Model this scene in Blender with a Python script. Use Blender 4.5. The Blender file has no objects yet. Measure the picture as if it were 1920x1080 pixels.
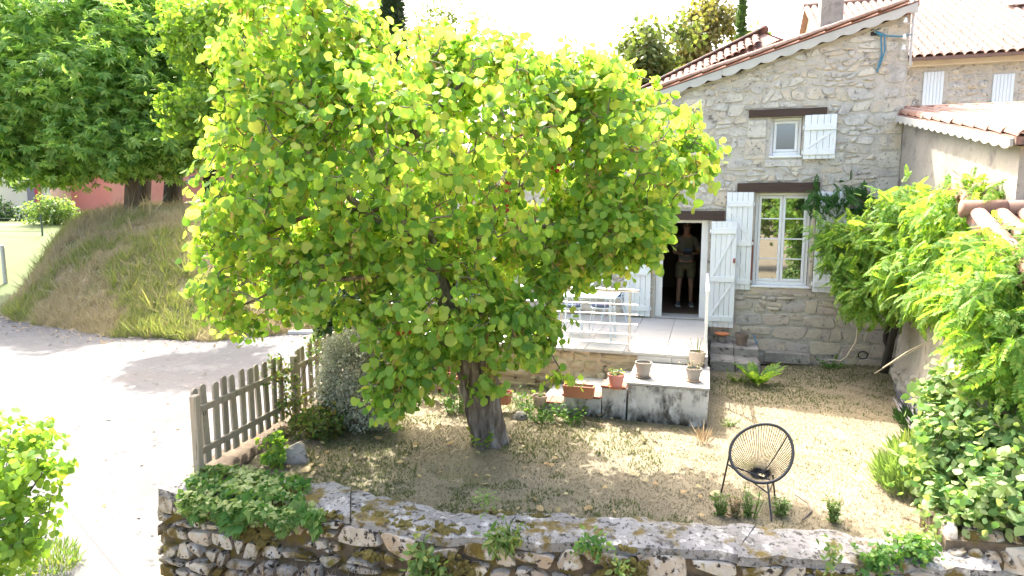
import bpy, math, random
import numpy as np
from mathutils import Vector, Matrix, noise as mnoise

R = math.radians
rng = np.random.default_rng(7)
random.seed(7)
SC = bpy.context.scene
COL = SC.collection

# ------------------------------------------------------------------ camera, sky, sun, exposure
FPX, PITCH, CAMH = 1200.0, math.atan(150 / 1200), 2.71
cam_data = bpy.data.cameras.new('camera')
cam_data.sensor_width = 36
cam_data.lens = FPX / 1920 * 36
cam_data.clip_start = 0.05
cam_data.clip_end = 5000
cam = bpy.data.objects.new('camera', cam_data)
cam.location = (0, 0, CAMH)
cam.rotation_euler = (math.pi / 2 - PITCH, 0, 0)
COL.objects.link(cam)
SC.camera = cam

SUN_EL = R(54)
SUN_DIR = Vector((0.30, -0.954, 0)).normalized()          # horizontal direction the sunlight travels
world = bpy.data.worlds.new('World')
SC.world = world
world.use_nodes = True
wn = world.node_tree
wn.nodes.clear()
sky = wn.nodes.new('ShaderNodeTexSky')
sky.sky_type = 'NISHITA'
sky.sun_disc = False
sky.sun_elevation = SUN_EL
sky.sun_rotation = math.atan2(-SUN_DIR.x, -SUN_DIR.y)
sky.air_density = 1.0
sky.dust_density = 9.0
sky.ozone_density = 0.2
bg = wn.nodes.new('ShaderNodeBackground')
bg.inputs['Strength'].default_value = 0.15
wo = wn.nodes.new('ShaderNodeOutputWorld')
wn.links.new(sky.outputs[0], bg.inputs[0])
wn.links.new(bg.outputs[0], wo.inputs[0])

sd = bpy.data.lights.new('sun', 'SUN')
sd.energy = 2.2
sd.angle = R(0.5)
sd.color = (1.0, 0.955, 0.88)
sun = bpy.data.objects.new('sun', sd)
ld = Vector((SUN_DIR.x * math.cos(SUN_EL), SUN_DIR.y * math.cos(SUN_EL), -math.sin(SUN_EL)))
sun.rotation_euler = ld.to_track_quat('-Z', 'Y').to_euler()
sun.location = (0, 0, 30)
COL.objects.link(sun)

SC.view_settings.view_transform = 'Standard'
SC.view_settings.look = 'None'
SC.view_settings.gamma = 1
SC.view_settings.exposure = 2.68
SC.view_settings.use_curve_mapping = False
SC.render.engine = 'CYCLES'
SC.cycles.use_denoising = True
SC.cycles.max_bounces = 8
SC.cycles.transmission_bounces = 6
SC.cycles.diffuse_bounces = 4

# ------------------------------------------------------------------ measuring helpers
CP, SP = math.cos(PITCH), math.sin(PITCH)
def ray(px, py):
    u, v = (px - 960) / FPX, (540 - py) / FPX
    return (u, CP + v * SP, -SP + v * CP)
def G(px, py, z=0.0):
    d = ray(px, py); t = (z - CAMH) / d[2]
    return Vector((d[0] * t, d[1] * t, z))
def W(px, py, Y):
    d = ray(px, py); t = Y / d[1]
    return Vector((d[0] * t, Y, CAMH + d[2] * t))

# ------------------------------------------------------------------ objects
def tag(o, label=None, cat=None, group=None, kind=None):
    if label: o['label'] = label
    if cat: o['category'] = cat
    if group: o['group'] = group
    if kind: o['kind'] = kind
    return o
def thing(name, label, cat, loc=(0, 0, 0), rz=0.0, group=None):
    o = bpy.data.objects.new(name, None)
    o.empty_display_size = 0.1
    o.location = loc
    o.rotation_euler = (0, 0, rz)
    COL.objects.link(o)
    return tag(o, label, cat, group)
def link(name, me, parent=None):
    o = bpy.data.objects.new(name, me)
    COL.objects.link(o)
    if parent is not None: o.parent = parent
    return o
def copy_tree(o, parent=None):
    c = o.copy(); COL.objects.link(c)
    if parent is not None: c.parent = parent
    for ch in list(o.children): copy_tree(ch, c)
    return c
def move_copy(o, loc, rz, label):
    c = copy_tree(o); c.location = loc; c.rotation_euler = (0, 0, rz); c['label'] = label
    return c

class MB:
    def __init__(s): s.v = []; s.f = []
    def add(s, V, F):
        b = len(s.v); s.v.extend([tuple(p) for p in V]); s.f.extend([tuple(i + b for i in f) for f in F]); return s
    def box(s, a, b, m=None):
        (x0, y0, z0), (x1, y1, z1) = a, b
        V = [(x0, y0, z0), (x1, y0, z0), (x1, y1, z0), (x0, y1, z0), (x0, y0, z1), (x1, y0, z1), (x1, y1, z1), (x0, y1, z1)]
        if m is not None: V = [m @ Vector(p) for p in V]
        return s.add(V, [(0, 3, 2, 1), (4, 5, 6, 7), (0, 1, 5, 4), (1, 2, 6, 5), (2, 3, 7, 6), (3, 0, 4, 7)])
    def bbox(s, a, b, c=0.006, m=None):
        """box with chamfered edges"""
        (x0, y0, z0), (x1, y1, z1) = a, b
        c = min(c, (x1 - x0) * .3, (y1 - y0) * .3, (z1 - z0) * .3)
        V = []
        for z, k in ((z0, c), (z0 + c, 0), (z1 - c, 0), (z1, c)):
            xa, xb, ya, yb = x0 + k, x1 - k, y0 + k, y1 - k
            V += [(xa + c, ya, z), (xb - c, ya, z), (xb, ya + c, z), (xb, yb - c, z), (xb - c, yb, z), (xa + c, yb, z), (xa, yb - c, z), (xa, ya + c, z)]
        F = [tuple(range(7, -1, -1)), tuple(range(24, 32))]
        for r in range(3):
            for i in range(8):
                j = (i + 1) % 8
                F.append((r * 8 + i, r * 8 + j, r * 8 + 8 + j, r * 8 + 8 + i))
        if m is not None: V = [m @ Vector(p) for p in V]
        return s.add(V, F)
    def tube(s, pts, rad, n=6, cap=True, closed=False, squash=1.0):
        pts = [Vector(p) for p in pts]; k = len(pts)
        if not hasattr(rad, '__len__'): rad = [rad] * k
        V = []; F = []; prev = None
        for i, p in enumerate(pts):
            if closed: t = pts[(i + 1) % k] - pts[i - 1]
            else: t = pts[min(i + 1, k - 1)] - pts[max(i - 1, 0)]
            t = t.normalized() if t.length > 1e-9 else Vector((0, 0, 1))
            if prev is None:
                a = Vector((0, 0, 1)) if abs(t.z) < .9 else Vector((1, 0, 0))
                u = t.cross(a).normalized()
            else:
                u = (prev - t * prev.dot(t)); u = u.normalized() if u.length > 1e-6 else t.orthogonal().normalized()
            prev = u; w = t.cross(u)
            for j in range(n):
                an = 2 * math.pi * j / n
                V.append(p + (u * math.cos(an) + w * math.sin(an) * squash) * rad[i])
        for i in range(k if closed else k - 1):
            for j in range(n):
                a, b = i * n, ((i + 1) % k) * n
                F.append((a + j, a + (j + 1) % n, b + (j + 1) % n, b + j))
        if cap and not closed:
            F.append(tuple(range(n - 1, -1, -1))); F.append(tuple(range((k - 1) * n, k * n)))
        return s.add(V, F)
    def lathe(s, prof, n=20, c=(0, 0, 0)):
        V = []; F = []
        for r, z in prof:
            for j in range(n):
                a = 2 * math.pi * j / n
                V.append((c[0] + r * math.cos(a), c[1] + r * math.sin(a), c[2] + z))
        for i in range(len(prof) - 1):
            for j in range(n):
                F.append((i * n + j, i * n + (j + 1) % n, (i + 1) * n + (j + 1) % n, (i + 1) * n + j))
        if prof[0][0] > 1e-4: F.append(tuple(range(n - 1, -1, -1)))
        if prof[-1][0] > 1e-4: F.append(tuple(range((len(prof) - 1) * n, len(prof) * n)))
        return s.add(V, F)
    def prism(s, poly, d0, d1, fn):
        """polygon (a, b) extruded from d0 to d1, fn(a, b, d) -> point"""
        n = len(poly)
        V = [fn(a, b, d0) for a, b in poly] + [fn(a, b, d1) for a, b in poly]
        F = [tuple(range(n)), tuple(range(2 * n - 1, n - 1, -1))]
        for i in range(n):
            j = (i + 1) % n
            F.append((i, i + n, j + n, j))
        return s.add(V, F)
    def mesh(s, name, mat, smooth=False):
        me = bpy.data.meshes.new(name)
        me.from_pydata(s.v, [], s.f)
        if mat: me.materials.append(mat)
        if smooth: me.polygons.foreach_set('use_smooth', [True] * len(me.polygons))
        me.update()
        return me
    def build(s, name, mat, parent=None, smooth=False, fix=False):
        me = s.mesh(name, mat, smooth)
        if fix:
            import bmesh
            b = bmesh.new(); b.from_mesh(me); bmesh.ops.recalc_face_normals(b, faces=b.faces); b.to_mesh(me); b.free()
        if smooth and smooth != 'all': me.set_sharp_from_angle(angle=R(42))
        return link(name, me, parent)

def fast_mesh(name, V, F, mat, smooth=False):
    """V (n,3) array, F (m,k) array of equal polygons"""
    me = bpy.data.meshes.new(name)
    m, k = F.shape
    me.vertices.add(len(V)); me.vertices.foreach_set('co', np.ascontiguousarray(V, dtype=np.float32).ravel())
    me.loops.add(m * k); me.loops.foreach_set('vertex_index', np.ascontiguousarray(F, dtype=np.int32).ravel())
    me.polygons.add(m); me.polygons.foreach_set('loop_start', np.arange(0, m * k, k, dtype=np.int32))
    if smooth: me.polygons.foreach_set('use_smooth', np.ones(m, dtype=bool))
    me.materials.append(mat)
    me.update(calc_edges=True)
    return me

# ------------------------------------------------------------------ materials
def M(name, cols, rough=.85, scale=4.0, wr=0.0, wn=1.0, bump=0.0, bscale=None, trans=0.0, tmul=(1.5, 1.5, .8), spec=.3,
      metal=0.0, layers=(), detail=6, stretch=None, coat=0.0):
    m = bpy.data.materials.new(name); m.use_nodes = True
    t = m.node_tree; N = t.nodes; Lk = t.links.new
    N.clear()
    out = N.new('ShaderNodeOutputMaterial')
    tc = N.new('ShaderNodeTexCoord')
    vec = tc.outputs['Object']
    if stretch:
        mp = N.new('ShaderNodeMapping'); mp.inputs['Scale'].default_value = stretch
        Lk(vec, mp.inputs['Vector']); vec = mp.outputs[0]
    def noise(sc, det=detail, rg=.6):
        n = N.new('ShaderNodeTexNoise'); n.inputs['Scale'].default_value = sc; n.inputs['Detail'].default_value = det
        n.inputs['Roughness'].default_value = rg
        Lk(vec, n.inputs['Vector']); return n.outputs[0]
    def math_(op, a, b=0.0):
        n = N.new('ShaderNodeMath'); n.operation = op
        for i, x in enumerate((a, b)):
            if isinstance(x, (int, float)): n.inputs[i].default_value = x
            else: Lk(x, n.inputs[i])
        return n.outputs[0]
    fac = None
    if wn:
        a = math_('MULTIPLY', math_('MULTIPLY_ADD', noise(scale), 1.8), wn)
        n = a.node.inputs[0].links[0].from_node; n.inputs[2].default_value = -0.4
        fac = a
    if wr:
        oi = N.new('ShaderNodeObjectInfo'); ge = N.new('ShaderNodeNewGeometry')
        rd = math_('FRACT', math_('ADD', oi.outputs['Random'], ge.outputs['Random Per Island']))
        b = math_('MULTIPLY', rd, wr)
        fac = b if fac is None else math_('ADD', fac, b)
    if len(cols) == 1 or fac is None:
        rgb = N.new('ShaderNodeRGB'); rgb.outputs[0].default_value = (*cols[0], 1); colr = rgb.outputs[0]
    else:
        cr = N.new('ShaderNodeValToRGB'); e = cr.color_ramp.elements
        while len(e) < len(cols): e.new(0.5)
        for i, c in enumerate(cols):
            e[i].position = i / (len(cols) - 1); e[i].color = (*c, 1)
        Lk(fac, cr.inputs[0]); colr = cr.outputs[0]
    for lay in layers:
        lc, ls, lo, hi = lay[:4]
        nz = noise(ls, 7, .65)
        mr = N.new('ShaderNodeMapRange'); mr.inputs[1].default_value = lo; mr.inputs[2].default_value = hi
        Lk(nz, mr.inputs[0])
        f = mr.outputs[0]
        if len(lay) > 4:                                     # restrict to a height band (object z): (z0, z1)
            sx = N.new('ShaderNodeSeparateXYZ'); Lk(tc.outputs['Object'], sx.inputs[0])
            m2 = N.new('ShaderNodeMapRange'); m2.inputs[1].default_value = lay[4][0]; m2.inputs[2].default_value = lay[4][1]
            Lk(sx.outputs[2], m2.inputs[0]); f = math_('MULTIPLY', f, m2.outputs[0])
        mx = N.new('ShaderNodeMixRGB'); mx.inputs[2].default_value = (*lc, 1)
        Lk(f, mx.inputs[0]); Lk(colr, mx.inputs[1]); colr = mx.outputs[0]
    p = N.new('ShaderNodeBsdfPrincipled')
    p.inputs['Roughness'].default_value = rough
    p.inputs['Metallic'].default_value = metal
    p.inputs['Specular IOR Level'].default_value = spec
    if coat: p.inputs['Coat Weight'].default_value = coat
    Lk(colr, p.inputs['Base Color'])
    if bump:
        bn = N.new('ShaderNodeBump'); bn.inputs['Strength'].default_value = bump; bn.inputs['Distance'].default_value = 0.02
        Lk(noise(bscale or scale * 3, 8, .7), bn.inputs['Height']); Lk(bn.outputs[0], p.inputs['Normal'])
    sh = p.outputs[0]
    if trans:
        tr = N.new('ShaderNodeBsdfTranslucent')
        mx = N.new('ShaderNodeMixRGB'); mx.blend_type = 'MULTIPLY'; mx.inputs[0].default_value = 1; mx.inputs[2].default_value = (*tmul, 1)
        Lk(colr, mx.inputs[1]); Lk(mx.outputs[0], tr.inputs[0])
        ms = N.new('ShaderNodeMixShader'); ms.inputs[0].default_value = trans
        Lk(sh, ms.inputs[1]); Lk(tr.outputs[0], ms.inputs[2]); sh = ms.outputs[0]
    Lk(sh, out.inputs[0])
    return m

m_stone = M('limestone rubble', [(.38, .365, .33), (.52, .495, .44), (.62, .59, .525), (.57, .49, .38), (.46, .445, .42), (.59, .565, .51)], scale=6, wr=.8, wn=.4, bump=1, bscale=26,
            layers=[((.33, .32, .30), 5, .52, .70), ((.64, .62, .575), 6, .58, .70), ((.20, .19, .175), 17, .575, .66), ((.15, .14, .13), 45, .62, .70)])  # dark fine layers paint the shade of pits into the stone colour
m_stone_low = M('ochre limestone blocks', [(.38, .345, .29), (.50, .445, .365), (.58, .51, .40), (.49, .41, .355), (.44, .425, .405)], scale=5, wr=.75, wn=.4, bump=1, bscale=18,
            layers=[((.22, .20, .17), 12, .57, .68), ((.60, .54, .45), 5, .58, .70), ((.16, .14, .12), 40, .62, .70)])  # darkest specks are pit shade put into the block colour
m_mortar = M('lime mortar', [(.40, .375, .335), (.55, .52, .465), (.47, .435, .38), (.60, .57, .52)], scale=5, bump=1, bscale=35, layers=[((.17, .155, .135), 5, .57, .66), ((.26, .245, .22), 26, .58, .68)])  # dark patches paint crevice shadow into the mortar colour
m_wallstone = M('mossy field stone', [(.26, .22, .17), (.40, .355, .285), (.50, .45, .37), (.38, .29, .20), (.33, .31, .285)], scale=5, wr=.75, wn=.4, bump=1.0, bscale=24,
            layers=[((.50, .485, .45), 7, .53, .62), ((.035, .03, .025), 15, .545, .60), ((.12, .085, .02), 2.6, .51, .60), ((.19, .155, .035), 6.0, .58, .67)])
m_wallmortar = M('dark earth joint', [(.05, .04, .03), (.13, .10, .07), (.19, .155, .11)], scale=9, bump=1, bscale=30, layers=[((.14, .11, .025), 4, .5, .62)])
m_coping = M('lichened cement coping', [(.13, .125, .118), (.255, .247, .238), (.36, .348, .33)], scale=4, bump=1.0, bscale=26,
             layers=[((.04, .037, .034), 22, .53, .62), ((.50, .485, .46), 9, .56, .66), ((.15, .11, .03), 3.4, .53, .61), ((.06, .055, .05), 7, .58, .68)])
m_plaster = M('old grey plaster', [(.20, .185, .17), (.32, .295, .265), (.37, .335, .295)], scale=1.4, bump=.6, bscale=14,
              layers=[((.19, .175, .165), 1.7, .53, .66), ((.42, .385, .34), 6, .6, .72), ((.14, .13, .115), 9, .6, .7)])
m_gardenwall = M('weathered lime render', [(.40, .34, .27), (.54, .48, .40), (.50, .42, .33)], scale=1.6, bump=1.0, bscale=12,
                 layers=[((.24, .20, .16), 4, .58, .7), ((.6, .56, .5), 9, .58, .7)])
m_cement = M('stained white cement render', [(.36, .35, .325), (.56, .55, .525), (.66, .65, .625)], scale=2.2, bump=.6, bscale=16, stretch=(1, 1, .5),
             layers=[((.075, .07, .06), 3.2, .50, .62), ((.62, .61, .59), 5, .57, .66), ((.10, .095, .085), 14, .58, .68), ((.035, .03, .022), 6, .36, .56, (.22, .02))])
m_ochre = M('ochre rubble with render', [(.36, .28, .17), (.50, .40, .26), (.58, .49, .35)], scale=3, wr=.5, wn=.5, bump=1, bscale=20,
            layers=[((.13, .10, .07), 6, .57, .68)])
m_white = M('pale painted wood', [(.70, .735, .75), (.78, .80, .81)], scale=3, wr=.4, wn=.6, rough=.55, layers=[((.55, .56, .55), 7, .64, .76)], bump=.15, bscale=60, stretch=(1, 1, .25))
m_whiteframe = M('white window paint', [(.80, .81, .81), (.74, .75, .76)], scale=2, rough=.4)
m_paver = M('white terrace tile', [(.38, .37, .352), (.45, .438, .418)], scale=3, wr=.7, wn=.3, rough=.55, layers=[((.30, .285, .26), 4, .56, .75), ((.25, .23, .20), 22, .62, .72)])
m_beam = M('dark old oak', [(.035, .022, .018), (.075, .05, .04), (.05, .032, .026)], scale=6, bump=1, bscale=14, stretch=(.25, 3, 3), rough=.8)
m_wood = M('grey weathered picket', [(.21, .18, .14), (.37, .32, .25), (.44, .39, .31)], scale=6, wr=.55, wn=.45, bump=.7, bscale=20, stretch=(4, 4, .5), layers=[((.06, .05, .035), 7, .58, .7), ((.15, .16, .07), 3, .6, .72)])
m_tile = M('rose canal tile', [(.19, .095, .065), (.255, .145, .105), (.30, .185, .14), (.24, .16, .13)], scale=5, wr=.7, wn=.35, bump=.5, bscale=25, layers=[((.14, .115, .10), 6, .57, .7), ((.34, .27, .23), 4, .62, .72)])
m_tile_old = M('old dark red tile', [(.15, .07, .05), (.235, .115, .082), (.27, .165, .13)], scale=3, wr=.6, wn=.4, bump=.6, bscale=25, layers=[((.085, .075, .068), 5, .50, .62)])
m_tile_pale = M('pale distant tile', [(.15, .09, .07), (.205, .13, .105), (.24, .165, .135)], scale=3, wr=.6, wn=.4)
m_fascia = M('grey white scalloped edging', [(.40, .40, .38), (.52, .52, .50)], scale=2, layers=[((.22, .22, .20), 2.1, .60, .72)], bump=.3)
m_terra = M('terracotta', [(.42, .16, .085), (.50, .21, .12)], scale=5, wr=.4, wn=.6, bump=.2, layers=[((.34, .24, .19), 8, .6, .72)])
m_terra_pale = M('bleached terracotta', [(.50, .34, .24), (.58, .43, .33)], scale=6, bump=.2, layers=[((.36, .27, .21), 8, .58, .7)])
m_pink = M('pink plastic pot', [(.60, .24, .20), (.66, .29, .25)], scale=4, rough=.5)
m_orange = M('orange terracotta bowl', [(.58, .20, .08), (.62, .25, .12)], scale=4)
m_greypot = M('taupe pot', [(.25, .225, .20), (.32, .29, .26)], scale=5, wr=.3, bump=.15, rough=.7)
m_pinkpot = M('dusty beige pot', [(.42, .34, .28), (.48, .40, .34)], scale=5, bump=.15, rough=.7)
m_brownpot = M('brown pot', [(.20, .15, .115), (.26, .20, .16)], scale=5, bump=.15, rough=.7)
m_soil = M('potting soil', [(.03, .022, .016), (.09, .065, .045)], scale=30, bump=1, bscale=60)
m_bark = M('judas tree bark', [(.035, .026, .022), (.10, .076, .062), (.22, .185, .16), (.33, .295, .26)], scale=7, bump=1.0, bscale=16, stretch=(2.2, 2.2, .5), layers=[((.32, .31, .28), 7, .58, .68), ((.09, .075, .02), 2.5, .60, .70)])
m_bark2 = M('grey brown bark', [(.10, .08, .065), (.22, .185, .15)], scale=4, bump=1, bscale=12, stretch=(2, 2, .4))
m_barkdark = M('dark trunk bark', [(.03, .026, .022), (.08, .068, .055)], scale=4, bump=1, bscale=12, stretch=(2, 2, .4))
m_twig = M('lichened twig', [(.09, .07, .055), (.20, .17, .14)], scale=20)
m_steel = M('brushed steel', [(.62, .62, .62)], rough=.32, metal=1.0)
m_black = M('black cord', [(.012, .012, .013), (.02, .02, .021)], rough=.5)
m_blacksteel = M('black tube frame', [(.02, .021, .023)], rough=.35, spec=.5)
m_bluecable = M('blue cable', [(.06, .20, .30)], rough=.5)
m_greycable = M('grey cable', [(.5, .5, .5)], rough=.5)
m_rope = M('pale cane', [(.55, .46, .33)], rough=.8)
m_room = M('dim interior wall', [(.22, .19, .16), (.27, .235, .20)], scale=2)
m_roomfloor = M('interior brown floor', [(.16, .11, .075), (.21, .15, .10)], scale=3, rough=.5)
m_bluetop = M('pale blue enamel', [(.44, .58, .66), (.50, .63, .70)], scale=3, rough=.4)
m_bluemetal = M('white blue metal', [(.55, .62, .68)], rough=.4)
m_cushion = M('dark blue cushion', [(.05, .07, .13), (.08, .10, .16)], scale=8)
m_pinkwall = M('salmon wall', [(.58, .24, .20), (.64, .29, .25)], scale=.8, layers=[((.48, .20, .17), 2, .6, .75)])
m_beige = M('beige house wall', [(.58, .52, .44), (.66, .60, .52)], scale=.8)
m_redwall = M('crimson panel', [(.42, .07, .10)], scale=1)
m_door = M('grey door', [(.20, .18, .22)], rough=.6)
m_bluesh = M('pale blue shutter', [(.66, .73, .78), (.70, .76, .80)], scale=1, wr=.3)
m_lawn = M('dry lawn', [(.145, .124, .082), (.205, .174, .115), (.26, .22, .148)], scale=1.3, bump=.3, bscale=60, layers=[((.16, .15, .07), 1.1, .56, .68), ((.17, .13, .09), 2.3, .60, .70), ((.28, .235, .16), 3.5, .56, .68)])
m_ground = M('dry ground', [(.16, .13, .085), (.23, .19, .125), (.19, .18, .09)], scale=.8, bump=.6, bscale=20)
m_road = M('pale worn asphalt', [(.090, .092, .095), (.115, .116, .118)], scale=.5, bump=.35, bscale=60, layers=[((.14, .139, .137), 1.2, .54, .66), ((.074, .075, .077), .35, .52, .66), ((.112, .10, .096), .22, .52, .66), ((.17, .167, .16), 5, .60, .66), ((.06, .06, .06), 9, .58, .66)], detail=9)
m_gutter = M('pinkish gutter', [(.17, .125, .115), (.21, .165, .152)], scale=4, bump=.3)
m_bank = M('dry bank earth', [(.21, .165, .10), (.36, .29, .18), (.45, .37, .24)], scale=1.1, bump=1, bscale=16, layers=[((.10, .13, .035), .5, .54, .64), ((.18, .12, .08), 1.6, .58, .68)])
m_meadow = M('sunny meadow', [(.055, .085, .02), (.08, .115, .03), (.10, .12, .045)], scale=.6, bump=.5, bscale=8)
m_earth = M('dark earth and dead leaves', [(.035, .026, .018), (.10, .075, .05), (.16, .115, .075)], scale=9, bump=1, bscale=30)
m_person = M('skin', [(.42, .24, .17)], rough=.6)
m_shirt = M('grey brown shirt', [(.20, .185, .17)], scale=6)
m_shorts = M('khaki shorts', [(.16, .145, .09)], scale=6)
m_hair = M('dark short hair', [(.035, .025, .02)])
m_shoe = M('grey blue shoe', [(.12, .15, .19)])
m_sole = M('white shoe sole', [(.7, .7, .7)])
m_sheet = M('pale stone block', [(.50, .48, .45), (.60, .58, .55)], scale=3, bump=.4)
m_red = M('red petals', [(.55, .02, .02), (.6, .06, .04)], scale=5)
m_brick = M('red brick cap', [(.25, .09, .065), (.36, .15, .11)], scale=7, bump=.5, layers=[((.5, .42, .36), 6, .58, .7)])
m_wire = M('green wire fence', [(.10, .14, .12)], rough=.5)
m_rock = M('grey rock', [(.20, .185, .16), (.40, .37, .33)], scale=5, bump=1, bscale=14, layers=[((.05, .045, .04), 9, .56, .66)])

# glass: near-black diffuse paints the unlit room, mixed with a reflecting pane
m_glass = bpy.data.materials.new('window glass'); m_glass.use_nodes = True
_t = m_glass.node_tree; _t.nodes.clear()
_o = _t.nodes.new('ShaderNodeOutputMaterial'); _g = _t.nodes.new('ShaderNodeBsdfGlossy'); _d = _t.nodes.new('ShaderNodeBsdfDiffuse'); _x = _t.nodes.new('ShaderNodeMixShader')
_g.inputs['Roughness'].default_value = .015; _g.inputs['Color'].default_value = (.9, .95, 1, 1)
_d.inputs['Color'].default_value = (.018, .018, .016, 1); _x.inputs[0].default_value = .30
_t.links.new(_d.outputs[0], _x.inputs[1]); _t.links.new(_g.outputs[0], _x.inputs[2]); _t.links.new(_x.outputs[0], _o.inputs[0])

def leafmat(name, cols, trans=.5, tmul=(1.6, 1.6, .7), rough=.55, wr=1.0): return M(name, cols, rough=rough, wr=wr, wn=0, trans=trans, tmul=tmul, spec=.22)
l_judas = leafmat('judas leaf', [(.085, .20, .05), (.15, .295, .065), (.215, .365, .085), (.27, .40, .10), (.36, .40, .12)], .6, (2.15, 1.9, .75))
l_judas2 = leafmat('pale judas leaf', [(.11, .23, .05), (.18, .31, .06), (.25, .36, .075)], .55, (1.8, 1.7, .65))
l_chest = leafmat('chestnut leaf', [(.09, .215, .065), (.17, .32, .09), (.25, .41, .12), (.33, .45, .15)], .54, (1.9, 1.8, .8))
l_wist = leafmat('wisteria leaf', [(.08, .19, .04), (.14, .28, .05), (.20, .33, .065), (.27, .36, .09)], .5, (1.9, 1.75, .7))
l_wistd = leafmat('shade-toned wisteria leaf', [(.03, .10, .018), (.05, .14, .025)], .4)  # darkened wisteria copy, shade put into the leaf colour
l_shrub = leafmat('hibiscus leaf', [(.09, .20, .065), (.16, .28, .095), (.25, .34, .15), (.31, .37, .17)], .45, (1.5, 1.5, .7))
l_grey = leafmat('silver shrub leaf', [(.28, .30, .23), (.40, .42, .34), (.50, .52, .43)], .25, (1.2, 1.2, .9))
l_ivy = leafmat('ivy leaf', [(.04, .12, .025), (.08, .19, .04), (.18, .27, .075)], .4)
l_ivyp = leafmat('sun-toned ivy leaf', [(.15, .25, .07), (.30, .38, .14), (.43, .47, .23)], .4, (1.3, 1.3, .7))  # paler ivy copy, sunlight on the wall top put into its colour
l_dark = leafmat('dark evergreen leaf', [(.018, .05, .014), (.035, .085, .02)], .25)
l_cyp = leafmat('cypress spray', [(.015, .035, .014), (.03, .06, .022)], .15)
l_cypl = leafmat('young cypress spray', [(.05, .11, .03), (.08, .15, .04)], .2)
l_bg = leafmat('background leaf', [(.07, .12, .035), (.13, .18, .055), (.17, .20, .075)], .4)
l_bgb = leafmat('brown green leaf', [(.11, .12, .04), (.17, .17, .06), (.20, .17, .08)], .4)
l_weed = leafmat('weed leaf', [(.08, .16, .04), (.14, .22, .07), (.25, .27, .09)], .4)
l_fennel = leafmat('fennel thread', [(.13, .22, .07), (.21, .30, .11)], .4)
l_pod = leafmat('seed pod', [(.40, .29, .09), (.52, .40, .14), (.30, .18, .08)], .35, (1.2, 1.1, .7))
l_redleaf = leafmat('red leaf', [(.24, .04, .025)], .2, wr=0)
l_rose = leafmat('rose leaf', [(.05, .11, .03), (.10, .17, .04), (.21, .16, .06)], .4)
l_dry = leafmat('dry grass blade', [(.21, .18, .118), (.25, .215, .14), (.195, .172, .11), (.155, .155, .09)], .3, (1.1, 1.1, .9))
l_dry2 = leafmat('bank grass blade', [(.38, .31, .19), (.52, .44, .285), (.44, .37, .22), (.31, .29, .15)], .3, (1.1, 1.1, .9))
l_green = leafmat('green grass blade', [(.085, .115, .045), (.135, .16, .065)], .35)
l_bankgreen = leafmat('bank green blade', [(.17, .22, .075), (.25, .29, .11), (.33, .32, .15)], .35)
l_straw = leafmat('straw stem', [(.34, .24, .13), (.46, .35, .21), (.20, .13, .08)], .2, (1, 1, 1))
l_lav = leafmat('lavender spike', [(.30, .29, .36), (.42, .40, .46)], .2, (1, 1, 1))
l_litter = leafmat('fallen leaf', [(.42, .34, .16), (.34, .22, .10), (.48, .42, .22)], .2, (1, 1, 1))

# ------------------------------------------------------------------ foliage
def T(V, F): return np.array(V, float), np.array(F)
def t_round():                       # kidney leaf: two folded, curling halves about the midrib
    V = [(0, .07, 0), (.26, -.05, -.02), (.51, .20, -.13), (.49, .58, -.20), (.22, .88, -.17), (0, .97, -.14), (-.26, -.05, -.03), (-.50, .20, -.10), (-.48, .58, -.16), (-.22, .88, -.16)]
    return T(V, [(0, 1, 2, 3, 4, 5), (0, 5, 9, 8, 7, 6)])
def t_oval(w=.28, fold=-.06):
    V = [(0, 0, 0), (w * .8, .22, fold), (w, .5, fold), (w * .55, .8, fold), (0, 1, -.06), (-w * .8, .22, fold), (-w, .5, fold), (-w * .55, .8, fold)]
    return T(V, [(0, 1, 2, 3, 4), (0, 4, 7, 6, 5)])
def t_ivy():
    V = [(0, 0, 0), (.30, -.05, -.02), (.50, .30, -.05), (.26, .45, -.02), (.05, .95, -.08), (-.05, .95, -.08), (-.26, .45, -.02), (-.50, .30, -.05), (-.30, -.05, -.02)]
    return T([V[0], V[1], V[2], V[3], V[4], V[5], V[6], V[7], V[8]], [(0, 1, 2, 3, 4), (0, 5, 6, 7, 8)])
def t_quad(w=.25): return T([(0, 0, 0), (w, .5, -.04), (0, 1, -.05), (-w, .5, -.04)], [(0, 1, 2, 3)])
def t_palm(n=7):
    V, F = [], []
    for i in range(n):
        a = R(-105 + 210 * i / (n - 1)); l = 1 - .35 * abs(i - (n - 1) / 2) / ((n - 1) / 2)
        dx, dy = math.sin(a), math.cos(a); b = len(V); w = .15 * l
        V += [(0, 0, 0), (dx * .6 * l + dy * w, dy * .6 * l - dx * w, -.10 * l), (dx * l, dy * l, -.30 * l), (dx * .6 * l - dy * w, dy * .6 * l + dx * w, -.10 * l)]
        F.append((b, b + 1, b + 2, b + 3))
    return T(V, F)
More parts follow.
